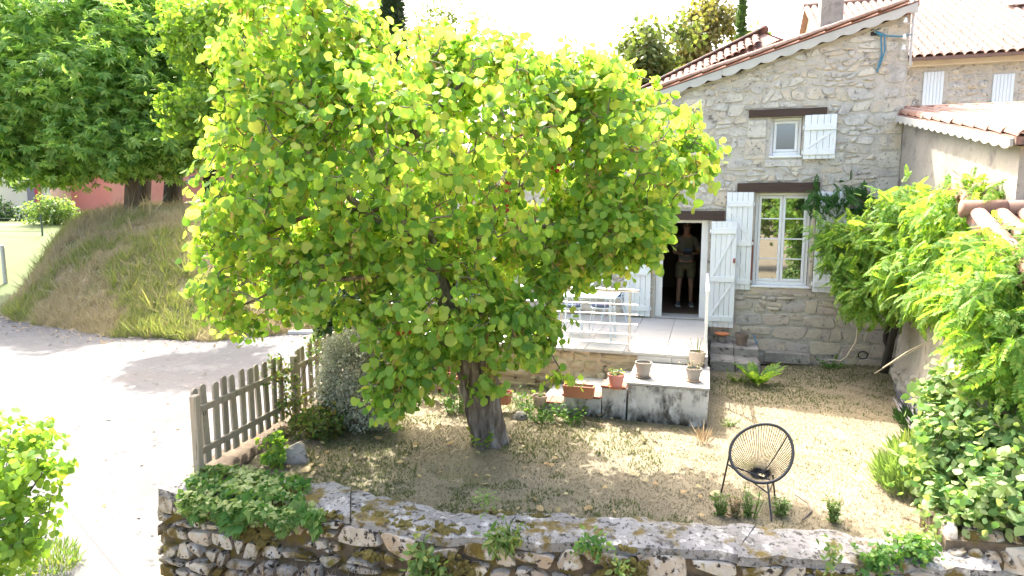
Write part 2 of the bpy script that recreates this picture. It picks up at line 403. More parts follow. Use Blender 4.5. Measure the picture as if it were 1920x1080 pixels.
def t_pinnate(n=6, w=.075, ll=.30):
    V, F = [], []
    def lf(x, y, z, ax, ay, az, l):
        b = len(V); px, py = -ay, ax; q = math.hypot(px, py) or 1; px, py = px / q * w, py / q * w
        V.extend([(x, y, z), (x + ax * l * .45 + px, y + ay * l * .45 + py, z + az * l * .3), (x + ax * l, y + ay * l, z + az * l), (x + ax * l * .45 - px, y + ay * l * .45 - py, z + az * l * .3)])
        F.append((b, b + 1, b + 2, b + 3))
    for i in range(n):
        y = .16 + .72 * i / (n - 1); z = -.25 * y * y; l = ll * (1 - .25 * i / n)
        for s in (1, -1): lf(0, y, z, s * .8, .55, -.35, l)
    lf(0, .92, -.22, 0, 1, -.5, ll)
    b = len(V); V.extend([(-.012, 0, 0), (.012, 0, 0), (.008, .92, -.21), (-.008, .92, -.21)]); F.append((b, b + 1, b + 2, b + 3))
    return T(V, F)
def t_tuft(n=4, w=.05, spread=.5):
    V, F = [], []
    for i in range(n):
        a = 2 * math.pi * (i + random.random() * .7) / n; s = spread * (.4 + random.random() * .8); b = len(V); h = .6 + .5 * random.random()
        cx, cy = math.cos(a), math.sin(a)
        V += [(-cy * w, cx * w, 0), (cy * w, -cx * w, 0), (cx * s, cy * s, h)]
        F.append((b, b + 1, b + 2))
    return T(V, F)
def t_spray(n=5):                    # small fan of narrow leaflets
    V, F = [], []
    for i in range(n):
        a = random.uniform(-1.3, 1.3); e = random.uniform(-.5, .5); l = random.uniform(.6, 1); b = len(V)
        d = (math.sin(a) * math.cos(e) * l, math.cos(a) * math.cos(e) * l, math.sin(e) * l); w = .13
        V += [(0, 0, 0), (d[0] * .5 + w, d[1] * .5, d[2] * .5), d, (d[0] * .5 - w, d[1] * .5, d[2] * .5)]
        F.append((b, b + 1, b + 2, b + 3))
    return T(V, F)

def nrmz(a): return a / np.maximum(np.linalg.norm(a, axis=1, keepdims=True), 1e-9)
def frames(tip, nrm):
    y = nrmz(tip); x = nrmz(np.cross(y, nrm)); z = np.cross(x, y)
    return np.stack([x, y, z], axis=2)            # columns
def joined(tmpl, P, Rm, S):
    V, F = tmpl; k = len(P)
    out = np.einsum('kij,nj->kni', Rm, V) * np.asarray(S)[:, None, None] + P[:, None, :]
    FF = (F[None] + (np.arange(k) * len(V))[:, None, None]).reshape(-1, F.shape[1])
    return out.reshape(-1, 3), FF
def scatter(parent, tmpl, P, Rm, S, mat, n_obj=0, piece='leaf', mass='foliage', kind='stuff'):
    """the n_obj pieces nearest the camera become objects, the rest one joined part"""
    if len(P) == 0: return None
    base = np.array(parent.location) if parent else np.zeros(3)
    order = np.argsort(np.linalg.norm(P + base - np.array(cam.location), axis=1))
    near, rest = order[:n_obj], order[n_obj:]
    if n_obj:
        me = fast_mesh(piece, tmpl[0], tmpl[1], mat)
        for i in near:
            o = link(piece, me, parent)
            m = Matrix(Rm[i].tolist()).to_4x4(); m = Matrix.Translation(P[i].tolist()) @ m @ Matrix.Scale(float(S[i]), 4)
            o.matrix_local = m
    if len(rest):
        V, F = joined(tmpl, P[rest], Rm[rest], np.asarray(S)[rest])
        o = link(mass, fast_mesh(mass, V, F, mat), parent)
        if kind: o['kind'] = kind
        return o

def sample_lobes(lobes, n, p=5.0, holes=.0, hs=1.4):
    """points in a union of ellipsoids, crowded towards the shell, with noise gaps; returns points and outward directions"""
    w = np.array([l[1][0] * l[1][1] + l[1][1] * l[1][2] + l[1][0] * l[1][2] for l in lobes]); w = w / w.sum()
    P, O = [], []
    while len(P) < n:
        i = rng.choice(len(lobes), p=w); c, r = np.array(lobes[i][0]), np.array(lobes[i][1])
        d = rng.normal(size=3); d /= np.linalg.norm(d); q = rng.random() ** (1 / p)
        x = c + d * r * q * rng.uniform(.92, 1.06)
        if any(j != i and (((x - np.array(l[0])) / np.array(l[1])) ** 2).sum() < .38 for j, l in enumerate(lobes)): continue
        if holes and mnoise.noise(Vector(x * hs)) < holes - 1.0 + .6: continue
        P.append(x); O.append(d / r * np.mean(r))
    return np.array(P), nrmz(np.array(O))

def twig_net(P, skel, rtip=.004, rgrow=.0012, step=.35, maxr=.03):
    """join every cluster point to the nearest node of the growing skeleton; returns tube mesh builder"""
    mb = MB()
    nodes = [np.array(p) for p in skel]
    root = np.mean(np.array(skel), axis=0)
    arr = np.zeros((len(skel) + len(P) * 4, 3)); n = len(skel); arr[:n] = np.array(skel)
    for i in np.argsort(np.linalg.norm(P - root, axis=1)):
        x = P[i]; d = np.linalg.norm(arr[:n] - x, axis=1)
        j = int(np.argmin(d)); a = arr[j].copy(); L = d[j]
        if L < .02: continue
        mid = (a + x) / 2 + rng.normal(size=3) * L * .10 + np.array([0, 0, .07 * L])
        r0 = min(maxr, rtip + rgrow * 6 * L)
        mb.tube([a, mid, x], [r0, (r0 + rtip) / 2, rtip * .6], 4, cap=False)
        for q in ((a + mid) / 2, mid, (mid + x) / 2, x):
            arr[n] = q; n += 1
    return mb

def sprays(P, O, per, length, size, droop=.5, up=.3, face=.8, jit=.5, sz=.17):
    """leaves set along a short twig at each point"""
    k = len(P); n = k * per
    dirs = nrmz(O * .8 + rng.normal(size=(k, 3)) * .55 + np.array([0, 0, .05]))
    t = rng.random((k, per)) - .35
    pos = P[:, None, :] + dirs[:, None, :] * (t * length)[:, :, None] + rng.normal(size=(k, per, 3)) * length * .16
    out = np.repeat(O, per, axis=0)
    nrm = nrmz(out * face + np.array([0, 0, up]) + rng.normal(size=(n, 3)) * jit)
    tip = nrmz(np.repeat(dirs, per, axis=0) * .5 + np.array([0, 0, -droop]) + rng.normal(size=(n, 3)) * .5)
    S = size * np.exp(rng.normal(size=n) * sz)
    return pos.reshape(-1, 3), frames(tip, nrm), S

def lob(px, py, Y, rx, rz, ry=None):
    c = W(px, py, Y); return (tuple(c), (rx, ry or rx, rz))
def rel(lobes, b): return [(tuple(np.array(c) - np.array(b)), r) for c, r in lobes]

def limb(mb, pts, r0, r1, n=10, wob=.06, lump=.12, seed=0):
    """a knobbly tapering limb through the given points (smoothed)"""
    pts = [Vector(p) for p in pts]; out = []
    k = len(pts)
    for i in range(k - 1):
        p0, p1, p2, p3 = pts[max(i - 1, 0)], pts[i], pts[i + 1], pts[min(i + 2, k - 1)]
        m = 5
        for q in range(m):
            t = q / m
            out.append(.5 * ((2 * p1) + (p2 - p0) * t + (2 * p0 - 5 * p1 + 4 * p2 - p3) * t * t + (3 * p1 - p0 - 3 * p2 + p3) * t ** 3))
    out.append(pts[-1])
    L = len(out); rad = []
    for i in range(L):
        t = i / (L - 1); r = (r0 + (r1 - r0) * t ** .8) * (1 + (.30 * math.exp(-t * 16) if n > 12 else 0))
        out[i] = out[i] + Vector((mnoise.noise(Vector((t * 6, seed, 0))), mnoise.noise(Vector((t * 6, seed, 5))), 0)) * wob * min(1, t * 4)
        rad.append(r)
    b = len(mb.v)
    mb.tube(out, rad, n)
    for i in range(b, len(mb.v)):
        q = (i - b) // n; c = out[min(q, L - 1)]; v = Vector(mb.v[i]); d = v - c
        an = math.atan2(d.y, d.x); f = 1 + lump * mnoise.noise(Vector((math.cos(an) * 1.6 + seed, math.sin(an) * 1.6, q * .16))) * 2 + lump * .9 * mnoise.noise(Vector((math.cos(an + q * .12) * 4.5 + seed, math.sin(an + q * .12) * 4.5, q * .10)))
        mb.v[i] = tuple(c + d * f)
    return out

# ------------------------------------------------------------------ masonry
def clip(poly, nx, ny, c):
    """keep nx*x+ny*y <= c"""
    out = []
    for i in range(len(poly)):
        a, b = poly[i - 1], poly[i]
        da, db = nx * a[0] + ny * a[1] - c, nx * b[0] + ny * b[1] - c
        if (da <= 0) != (db <= 0):
            t = da / (da - db); out.append((a[0] + (b[0] - a[0]) * t, a[1] + (b[1] - a[1]) * t))
        if db <= 0: out.append(b)
    return out
def area(p): return .5 * sum(p[i - 1][0] * p[i][1] - p[i][0] * p[i - 1][1] for i in range(len(p)))
def masonry(x0, x1, z0, z1, hrow, wst, gap=.014, jit=.28, planes=(), holes=(), seed=1):
    """irregular coursed rubble: wavy courses cut into uneven stones, as 2-D polygons filling the rectangle less the holes"""
    rg = np.random.default_rng(seed); raw = []
    amp = jit * .10
    def wave(r, x): return amp * (mnoise.noise(Vector((x * 2.1, r * 7.3, seed))) + .7 * mnoise.noise(Vector((x * 6.0, r * 5.1, seed + 9))))
    z, r = z0, 0
    while z < z1:
        h = rg.uniform(*hrow); lo = (lambda x, r=r, z=z: z + (wave(r, x) if r else 0)); hi = (lambda x, r=r, z=z, h=h: z + h + wave(r + 1, x))
        x, tl = x0 - rg.random() * wst[1], 0.0
        while x < x1:
            w = rg.uniform(*wst) * (.75 + .5 * (h - hrow[0]) / max(.01, hrow[1] - hrow[0])); tr = rg.normal() * jit * .07
            xa, xb = x, x + w; n = 4
            bot = [(xa - tl + (xb - tr - xa + tl) * k / n, 0) for k in range(n + 1)]; top = [(xb + tr + (xa + tl - xb - tr) * k / n, 0) for k in range(n + 1)]
            P = [(a, lo(a)) for a, _ in bot] + [(a, hi(a)) for a, _ in top]
            P = P[:n + 1] + P[n + 1:]
            u = rg.random()
            if u < .26 and h > .12:                                  # two flat stones
                zc, sl = z + h * rg.uniform(.35, .65), rg.normal() * .12; xm = (xa + xb) / 2
                raw += [clip(P, -sl, 1, zc - sl * xm), clip(P, sl, -1, -(zc - sl * xm))]
            elif u < .40 and w > .2:                                 # a leaning split with a small chink stone
                xm = xa + w * rg.uniform(.3, .7); sl = rg.normal() * .5; raw += [clip(P, 1, sl, xm + sl * (z + h / 2)), clip(P, -1, -sl, -(xm + sl * (z + h / 2)))]
            else: raw.append(P)
            x += w; tl = tr
        z += h; r += 1
    cells = []
    for poly in raw:
        for (nx, ny, c) in ((-1, 0, -x0), (1, 0, x1), (0, -1, -z0), (0, 1, z1)):
            if len(poly) > 2: poly = clip(poly, nx, ny, c)
        if len(poly) < 3: continue
        cx = sum(p[0] for p in poly) / len(poly); cz = sum(p[1] for p in poly) / len(poly)
        for (hx0, hx1, hz0, hz1) in holes:
            if max(p[0] for p in poly) <= hx0 or min(p[0] for p in poly) >= hx1 or max(p[1] for p in poly) <= hz0 or min(p[1] for p in poly) >= hz1: continue
            best = min((hx0 - cx, 'r'), (cx - hx1, 'l'), (hz0 - cz, 't'), (cz - hz1, 'b'), key=lambda q: -q[0])[1]
            if best == 'r': poly = clip(poly, 1, 0, hx0)
            if best == 'l': poly = clip(poly, -1, 0, -hx1)
            if best == 't': poly = clip(poly, 0, 1, hz0)
            if best == 'b': poly = clip(poly, 0, -1, -hz1)
            if len(poly) < 3: break
        if len(poly) < 3: continue
        for (nx, ny, c) in planes:
            poly = clip(poly, nx, ny, c)
            if len(poly) < 3: break
        if len(poly) < 3 or abs(area(poly)) < .0025: continue
        # joint: pull every edge inwards
        if area(poly) < 0: poly = poly[::-1]
        q = poly
        for a in range(len(poly)):
            p0, p1 = poly[a - 1], poly[a]; ex, ez = p1[0] - p0[0], p1[1] - p0[1]; L = math.hypot(ex, ez)
            if L < 1e-5: continue
            nx, nz = ez / L, -ex / L
            q = clip(q, nx, nz, nx * p0[0] + nz * p0[1] - gap * rg.uniform(.3, .8))
            if len(q) < 3: break
        if len(q) < 3 or area(q) < .0015: continue
        q = [q[a] for a in range(len(q)) if math.dist(q[a], q[a - 1]) > .02] or q
        if len(q) < 3: continue
        r = []
        for a in range(len(q)):                                    # one corner cut, uneven
            p0, p1 = q[a - 1], q[a]; f = rg.uniform(.08, .26); g = rg.uniform(.08, .26)
            if math.hypot(p1[0] - p0[0], p1[1] - p0[1]) < .012: r.append(((p0[0] + p1[0]) / 2, (p0[1] + p1[1]) / 2)); continue
            r.append((p0[0] + (p1[0] - p0[0]) * f, p0[1] + (p1[1] - p0[1]) * f)); r.append((p1[0] - (p1[0] - p0[0]) * g, p1[1] - (p1[1] - p0[1]) * g))
        cells.append(r)
    return cells
def stone_geo(mb, poly, fn, d=.025, back=-.03, rg=random, dome=1.0):
    """a pillowed stone: fn(a, b, out) -> point"""
    n = len(poly); cx = sum(p[0] for p in poly) / n; cz = sum(p[1] for p in poly) / n
    d = d * rg.uniform(.6, 1.4); tx, tz = rg.uniform(-.12, .12) * d * 6, rg.uniform(-.12, .12) * d * 6
    V = [fn(a, b, back) for a, b in poly]
    for a, b in poly:
        s = .90 + .05 * (1 - dome) + rg.uniform(-.03, .02); V.append(fn(cx + (a - cx) * s, cz + (b - cz) * s, d * rg.uniform(.72, 1.08) + (a - cx) * tx + (b - cz) * tz))
    V.append(fn(cx + rg.uniform(-.1, .1) * .1, cz, d * rg.uniform(1.0 - .05 * (1 - dome), 1.0 + .4 * dome)))
    F = []
    for i in range(n):
        j = (i + 1) % n
        F.append((i, j, n + j, n + i)); F.append((n + i, n + j, 2 * n))
    mb.add(V, F)
def lay_stones(cells, fn, parent, mat, matf=None, d=.025, limit=300, key=None, name='stone', back=-.03, dome=1.0):
    """stones as parts; those past the limit joined"""
    cells = sorted(cells, key=key) if key else cells
    for c in cells[:limit]:
        mb = MB(); stone_geo(mb, c, fn, d, back, dome=dome); mm = matf(c) if matf else mat
        mb.build(name, mm, parent, smooth=True if dome < .5 else 'all')
    if len(cells) > limit:
        mb = MB()
        for c in cells[limit:]: stone_geo(mb, c, fn, d, back, dome=dome)
        o = mb.build(name + 'work', mat, parent, smooth='all'); o['kind'] = 'stuff'

# ------------------------------------------------------------------ roof tiles
def tile_mesh(name, mat, L=.46, r0=.098, r1=.078, n=7, th=.014):
    """one curved canal tile lying along +x (downhill end at x=0, wide), crown up"""
    V, F = [], []
    for x, r in ((0, r0), (L, r1)):
        for rr in (r, r - th):
            for i in range(n):
                a = math.pi * i / (n - 1); V.append((x, -rr * math.cos(a), rr * math.sin(a) * .8))
    for i in range(n - 1):
        F.append((i, i + 1, 2 * n + i + 1, 2 * n + i)); F.append((n + i + 1, n + i, 3 * n + i, 3 * n + i + 1))
        F.append((i + 1, i, n + i, n + i + 1)); F.append((2 * n + i, 2 * n + i + 1, 3 * n + i + 1, 3 * n + i))
    F.append((0, 2 * n, 3 * n, n)); F.append((n - 1, 2 * n - 1, 4 * n - 1, 3 * n - 1))
    mb = MB().add(V, F); me = mb.mesh(name, mat, True); me.set_sharp_from_angle(angle=R(50)); return me
def put(me, parent, m, name='tile'):
    o = link(name, me, parent); o.matrix_local = m; return o
def basis(x, y, z, p): return Matrix(((x[0], y[0], z[0], p[0]), (x[1], y[1], z[1], p[1]), (x[2], y[2], z[2], p[2]), (0, 0, 0, 1)))

#SPLIT
# ------------------------------------------------------------------ ground, road, lawn, bank
def sheet(name, pts, z, mat):
    me = bpy.data.meshes.new(name); me.from_pydata([(x, y, z) for x, y in pts], [], [tuple(range(len(pts)))]); me.materials.append(mat)
    return tag(link(name, me), kind='structure')
sheet('ground', [(-2500, -2500), (2500, -2500), (2500, 2500), (-2500, 2500)], -1.15, m_ground)
def rz_(y): return -.60 - .075 * max(0, 9.0 - y)
ys = [5.35, 5.8, 6.2, 6.7, 7.4, 8.2, 9.0, 40, 60]; xs = [-70, -30, -12, -8, -6, -5, -4, -3.2, -2, 0, 8]
V = [(x, y, rz_(y)) for y in ys for x in xs]; k = len(xs)
tag(MB().add(V, [(j * k + i, j * k + i + 1, (j + 1) * k + i + 1, (j + 1) * k + i) for j in range(len(ys) - 1) for i in range(k - 1)]).build('road', m_road), kind='structure')
V = []
for i in range(9):
    t = i / 8
    for px in (88, 128):
        q = G(px + 165 * t, 920 + 180 * t, -.80); V.append((q.x, q.y, rz_(q.y) + .005))
tag(MB().add(V, [(2 * i, 2 * i + 1, 2 * i + 3, 2 * i + 2) for i in range(8)]).build('gutter', m_gutter), kind='structure')

# low ground in front of the wall, dry grass verge
def bilinear(a, b, c, d, n, m, zf):
    V = [];
    for j in range(m + 1):
        for i in range(n + 1):
            u, v = i / n, j / m
            x = (1 - v) * ((1 - u) * a[0] + u * b[0]) + v * ((1 - u) * d[0] + u * c[0]); y = (1 - v) * ((1 - u) * a[1] + u * b[1]) + v * ((1 - u) * d[1] + u * c[1])
            V.append((x, y, zf(x, y)))
    F = [(j * (n + 1) + i, j * (n + 1) + i + 1, (j + 1) * (n + 1) + i + 1, (j + 1) * (n + 1) + i) for j in range(m) for i in range(n)]
    return V, F
def n2(x, y, s=1.0, o=0.0): return mnoise.noise(Vector((x * s, y * s, o)))
LA, LB, LC, LD = (-3.15, 5.75), (3.3, 4.70), (6.6, 10.95), (-2.45, 10.4)
def lawn_z(x, y): return .018 * n2(x, y, 1.3) + .01 * n2(x, y, 4)
V, F = bilinear(LA, LB, LC, LD, 70, 70, lawn_z)
tag(MB().add(V, F).build('lawn', m_lawn, smooth='all'), kind='structure')
V, F = bilinear((-6, 3.6), (4.5, 3.2), (4.2, 4.9), (-3.6, 5.9), 60, 24, lambda x, y: rz_(y) + .008 - .06 * max(0, min(1, (-3.4 - x) / .3)) + .08 * max(0, n2(x, y, 1.1) - .1) + .20 * max(0, 1 - abs(x + 1.7) / .8) * max(0, min(1, (y - 4.0))))
tag(MB().add(V, F).build('verge', m_ground, smooth='all'), kind='structure')

YB = [(-60, 75), (-30, 50), (-21, 34), (-18.2, 25), (-16.6, 20.6), (-15.2, 18.8), (-9.9, 16.05), (-7.5, 15.7), (-5.2, 16.9), (0, 19), (10, 24), (40, 40)]
def yb(x): return float(np.interp(x, [p[0] for p in YB], [p[1] for p in YB]))
def meadow_z(x, y):
    t = max(0, min(1, (y - 20) / 14)); return -.62 + 2.55 * t * t * (3 - 2 * t) + .03 * max(0, min(y - 34, 15)) + .05 * n2(x, y, .5)
def mound_z(x, y):
    d = (y - yb(x)) * .88; w = 4.2
    if d < 0: return -.75
    t = min(1, d / w); s = t * t * (3 - 2 * t) * .55 + math.sin(t * math.pi / 2) * .45
    return -.63 + 3.05 * s + .088 * max(0, min(d - w, 14)) + .12 * n2(x, y, .8) * min(1, d) + .07 * n2(x, y, 2.3) * min(1, d)
def bank_z(x, y): return max(mound_z(x, y), meadow_z(x, y)) if x < -14 else mound_z(x, y)
def grid_sheet(name, mat, xs, ys, zf, keep=None):
    V = [(x, y, zf(x, y)) for y in ys for x in xs]; k = len(xs)
    F = [(j * k + i, j * k + i + 1, (j + 1) * k + i + 1, (j + 1) * k + i) for j in range(len(ys) - 1) for i in range(k - 1)]
    if keep: F = [f for f in F if keep(*V[f[0]][:2]) or keep(*V[f[2]][:2])]
    return tag(MB().add(V, F).build(name, mat, smooth='all'), kind='structure')
ys_b = list(np.arange(15, 34, .4)) + list(np.arange(34, 110, 3))
grid_sheet('bank', m_bank, np.arange(-24, 40.1, .45), ys_b, mound_z, lambda x, y: y > yb(x) - .7 and not (x < -14.5 and mound_z(x, y) < meadow_z(x, y) - .35))
grid_sheet('meadow', m_meadow, np.arange(-90, -13.9, .8), list(np.arange(21, 40, .8)) + list(np.arange(40, 110, 4)), meadow_z)
def grass(name, pts, tm, size, mat, lean=.25, sz=.3):
    P = np.array(pts); n = len(P); up = np.tile([0, 0, 1.0], (n, 1)) + rng.normal(size=(n, 3)) * lean * np.array([1, 1, 0])
    a = rng.random(n) * 6.283; side = np.stack([np.cos(a), np.sin(a), np.zeros(n)], 1)
    z = nrmz(up); x = nrmz(np.cross(side, z)); y = np.cross(z, x)
    V, F = joined(tm, P, np.stack([x, y, z], 2), size * np.exp(rng.normal(size=n) * sz))
    return tag(link(name, fast_mesh(name, V, F, mat)), kind='stuff')
def in_lawn(n):
    u, v = rng.random(n), rng.random(n) ** 1.25; out = []
    for a, b in zip(u, v):
        x = (1 - b) * ((1 - a) * LA[0] + a * LB[0]) + b * ((1 - a) * LD[0] + a * LC[0]); y = (1 - b) * ((1 - a) * LA[1] + a * LB[1]) + b * ((1 - a) * LD[1] + a * LC[1])
        out.append((x, y))
    return out
pts_d, pts_g = [], []
for x, y in in_lawn(85000):
    g = n2(x, y, .9, 3) + .5 * n2(x, y, 3.2, 8)
    shade = 1 if x < 1.6 or y > 8.6 else 0
    if g > (.22 - .22 * shade - (.25 if y > 9 - .3 * (x - 2) and x > 0 else 0)) and rng.random() < (.75 if shade else .25): pts_g.append((x, y, lawn_z(x, y)))
    elif g > -.45 or rng.random() < .5: pts_d.append((x, y, lawn_z(x, y)))
grass('dry_grass', pts_d, t_tuft(6, .05, 1.0), .016, l_dry, .5)
grass('green_grass', pts_g, t_tuft(6, .055, .8), .026, l_green, .35)
pd, pg = [], []
for _ in range(60000):
    x = rng.uniform(-19, 1); y = yb(x) + rng.random() ** 1.4 * 9 - .05
    if y < yb(x) + .25 * (n2(x, y, 1.5) + .2): continue
    if x < -15 and meadow_z(x, y) > mound_z(x, y): continue
    g = n2(x, y, .45, 2) + .4 * n2(x, y, 1.6, 7) - (-.12 if y - yb(x) < 4.5 else .2)
    (pg if (g > .12 and rng.random() < .75) else pd).append((x, y, bank_z(x, y) - .02))
grass('bank_grass', pd, t_tuft(6, .035, .7), .17, l_dry2, .5, .4)
grass('bank_green_grass', pg, t_tuft(6, .035, .6), .20, l_bankgreen, .4, .4)
pv = []
for _ in range(6000):
    x = rng.uniform(-5.6, 4); y = rng.uniform(3.7, 5.6)
    if n2(x, y, 1.0, 4) > -.1 and not (x < -3.3 and y > 5.15 and rng.random() < .85): pv.append((x, y, rz_(y) + .01))
grass('verge_grass', pv, t_tuft(6, .05, .6), .085, l_dry, .4)
pv = [(-1.75 + rng.normal() * .40, 4.85 + rng.normal() * .14, -.66 + rng.random() * .2) for _ in range(1100)]
grass('dead_grass', pv, t_tuft(7, .03, 1.0), .12, l_straw, 1.0)
# fallen leaves under the tree
lp = [(x, y) for x, y in in_lawn(330) if (x + .1) ** 2 / 6 + (y - 6.5) ** 2 / 4 < 1]
n = len(lp); P = np.array([(x, y, .03 + rng.random() * .02) for x, y in lp])
V, F = joined(t_round(), P, frames(rng.normal(size=(n, 3)) * np.array([1, 1, .2]), np.tile([0, 0, 1.], (n, 1)) + rng.normal(size=(n, 3)) * .3), .045 * np.exp(rng.normal(size=n) * .3))
tag(link('leaf_litter', fast_mesh('leaf_litter', V, F, l_litter)), kind='stuff')
lp = []
for _ in range(700):
    x = rng.uniform(-18, -4); y = yb(x) - .1 - abs(rng.normal()) * .5
    lp.append((x, y, -.59))
for _ in range(160): lp.append((rng.uniform(-7, -3.4), rng.uniform(5.6, 13), 0))
n = len(lp); P = np.array([(x, y, rz_(y) + .012) for x, y, _ in lp])
V, F = joined(t_quad(.3), P, frames(rng.normal(size=(n, 3)) * np.array([1, 1, .2]), np.tile([0, 0, 1.], (n, 1)) + rng.normal(size=(n, 3)) * .3), .05 * np.exp(rng.normal(size=n) * .5))
tag(link('road_litter', fast_mesh('road_litter', V, F, l_straw)), kind='stuff')
# right edge of the chair's shadow, painted as a thin dark strip on the lawn
mb = MB(); mb.tube([G(1490, 928) + Vector((0, 0, .005)), G(1515, 945) + Vector((0, 0, .005)), G(1521, 960) + Vector((0, 0, .005)), G(1505, 975) + Vector((0, 0, .005))], [.006, .012, .012, .006], 6)
tag(mb.build('chair_shadow_strip', m_bark2), 'thin dark curved root showing at the lawn surface by the black chair', 'painted shadow')

# ------------------------------------------------------------------ house frame of reference
HZ = R(-16.8)
F0 = G(1270, 598, .65); H0 = Vector((F0.x, F0.y, 0))
EX = Vector((math.cos(HZ), math.sin(HZ), 0)); EY = Vector((-math.sin(HZ), math.cos(HZ), 0))
def hw(x, y, z=0): return H0 + EX * x + EY * y + Vector((0, 0, z))          # house-local to world
def HL(p): q = Vector(p) - H0; return (q.dot(EX), q.dot(EY), p[2])             # world to house-local
RS = .2925
def ztop(x): return 4.615 + RS * (x + .64)

house = thing('stone_house', 'rubble stone house with white shutters, open door and sloping tiled roof', 'house', H0, HZ)
XL, XR = -5.2, 3.5
DOOR, WIN, UPW = (-.42, .50, .65, 2.49), (1.28, 2.20, 1.33, 2.98), (1.47, 1.98, 3.60, 4.27)
openings = [DOOR, WIN, UPW]
mb = MB()
brk = sorted({XL, XR, *[o[0] for o in openings], *[o[1] for o in openings]})
for a, b in zip(brk, brk[1:]):
    cuts = sorted([(o[2], o[3]) for o in openings if o[0] <= a + 1e-6 and o[1] >= b - 1e-6]); z = -.1; segs = []
    for c0, c1 in cuts: segs.append((z, c0, False)); z = c1
    segs.append((z, None, True))
    for z0, z1, top in segs:
        ta, tb = (ztop(a), ztop(b)) if top else (z1, z1)
        mb.prism([(a, z0), (b, z0), (b, tb), (a, ta)], 0.0, .5, lambda p, q, d: (p, d, q))
# side and rear walls
mb.prism([(.5, -.1), (7.2, -.1), (7.2, ztop(XR)), (.5, ztop(XR))], XR - .45, XR - .003, lambda p, q, d: (d, p, q))
mb.prism([(.5, -.1), (7.2, -.1), (7.2, ztop(XL)), (.5, ztop(XL))], XL + .003, XL + .45, lambda p, q, d: (d, p, q))
mb.build('wall', m_mortar, house, fix=True)
# stones
holes = [(-.62, .78, 2.47, 2.68), (-.45, .53, .3, 2.5), (.94, 2.32, 2.96, 3.17), (1.20, 2.27, 1.24, 2.98), (1.08, 2.36, 4.25, 4.42), (1.40, 2.02, 3.55, 4.28)]
upper = masonry(XL, XR - .16, 1.15, 6.1, (.075, .21), (.09, .36), .013, .75, planes=[(-RS, 1, 4.615 + RS * .64 - .05)], holes=holes, seed=5)
lower = masonry(XL, XR - .05, -.08, 1.15, (.15, .29), (.18, .52), .012, .4, holes=[(XL, .56, -.1, .66), *holes], seed=8)
quoin = masonry(XR - .34, XR, 1.15, 5.9, (.20, .40), (.5, .6), .02, .12, planes=[(-RS, 1, 4.615 + RS * .64 - .05)], seed=3)
upper = [c for c in upper if max(p[0] for p in c) < XR - .25]
def hf(a, b, o): return (a, -o, b)
def vis(c):
    x = sum(p[0] for p in c) / len(c); z = sum(p[1] for p in c) / len(c)
    return (0 if x > -.7 else 1, -abs(area(c)))
lay_stones(quoin, hf, house, m_stone, d=.012, back=-.012, dome=.1)
lay_stones(sorted(lower, key=vis)[:55], hf, house, m_stone_low, d=.022, back=-.012, dome=.3)
lay_stones(sorted(upper, key=vis), hf, house, m_stone, d=.019, limit=232, back=-.012, dome=.2)
rest = sorted(lower, key=vis)[55:]
if rest: lay_stones(rest, hf, house, m_stone_low, d=.024, limit=0, back=-.02)
# dressed pink-brown blocks beside the window, smooth jamb stones of the small window
for (x0, x1, z0, z1, mm) in [(1.205, 1.275, 2.2, 2.9, m_stone_low), (1.205, 1.275, 1.35, 2.15, m_brick), (2.205, 2.265, 1.5, 2.9, m_stone_low), (1.10, 1.40, 3.93, 4.23, m_stone), (1.05, 1.40, 3.56, 3.90, m_stone), (1.40, 2.0, 3.42, 3.54, m_stone), (1.22, 2.28, 1.18, 1.325, m_stone_low)]:
    MB().bbox((x0, -.026, z0), (x1, .02, z1), .012).build('jamb_stone', mm, house)
for (x0, x1, z0, z1) in [(-.62, .77, 2.492, 2.66), (.96, 2.30, 2.985, 3.15), (1.10, 2.34, 4.275, 4.40)]:
    mb = MB(); k = 9; V = []
    for i in range(k + 1):
        x = x0 + (x1 - x0) * i / k; a = .012 * n2(x, z0, 3); b = .014 * n2(x, z1, 3, 4)
        V += [(x, -.055 + a * .6, z0 + max(0, a) * .3), (x, -.06 + b * .6, z1 + b), (x, .14, z1 + b), (x, .14, z0)]
    F = [(0, 1, 2, 3), (4 * k + 3, 4 * k + 2, 4 * k + 1, 4 * k)]
    for i in range(k):
        for j in range(4): F.append((4 * i + j, 4 * i + 4 + j, 4 * i + 4 + (j + 1) % 4, 4 * i + (j + 1) % 4))
    mb.add(V, F).build('lintel', m_beam, house, fix=True)
MB().box((2.93, -.012, 5.52), (3.07, .01, 5.62)).build('dark_hole_block', m_black, house)  # black block painting the unlit inside of a hole

# room behind the door
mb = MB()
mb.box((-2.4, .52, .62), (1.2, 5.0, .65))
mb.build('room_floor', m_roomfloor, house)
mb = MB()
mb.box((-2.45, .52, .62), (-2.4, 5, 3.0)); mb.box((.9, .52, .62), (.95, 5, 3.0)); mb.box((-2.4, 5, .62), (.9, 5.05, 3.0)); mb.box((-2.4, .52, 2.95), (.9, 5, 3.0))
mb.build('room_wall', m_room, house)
mb = MB(); mb.bbox((-.42, .10, .65), (-.30, .17, 2.49)); mb.bbox((.38, .10, .65), (.50, .17, 2.49)); mb.bbox((-.30, .10, 2.44), (.38, .17, 2.49)); mb.build('door_frame', m_whiteframe, house)
MB().bbox((-.42, -.01, .652), (.50, .5, .675), .004).build('door_sill', m_paver, house)
dl = MB().bbox((.40, .17, .68), (.44, .85, 2.42)).build('inner_door', m_whiteframe, house)
MB().box((.385, .55, 1.6), (.40, .60, 1.75)).build('handle', m_steel, dl)

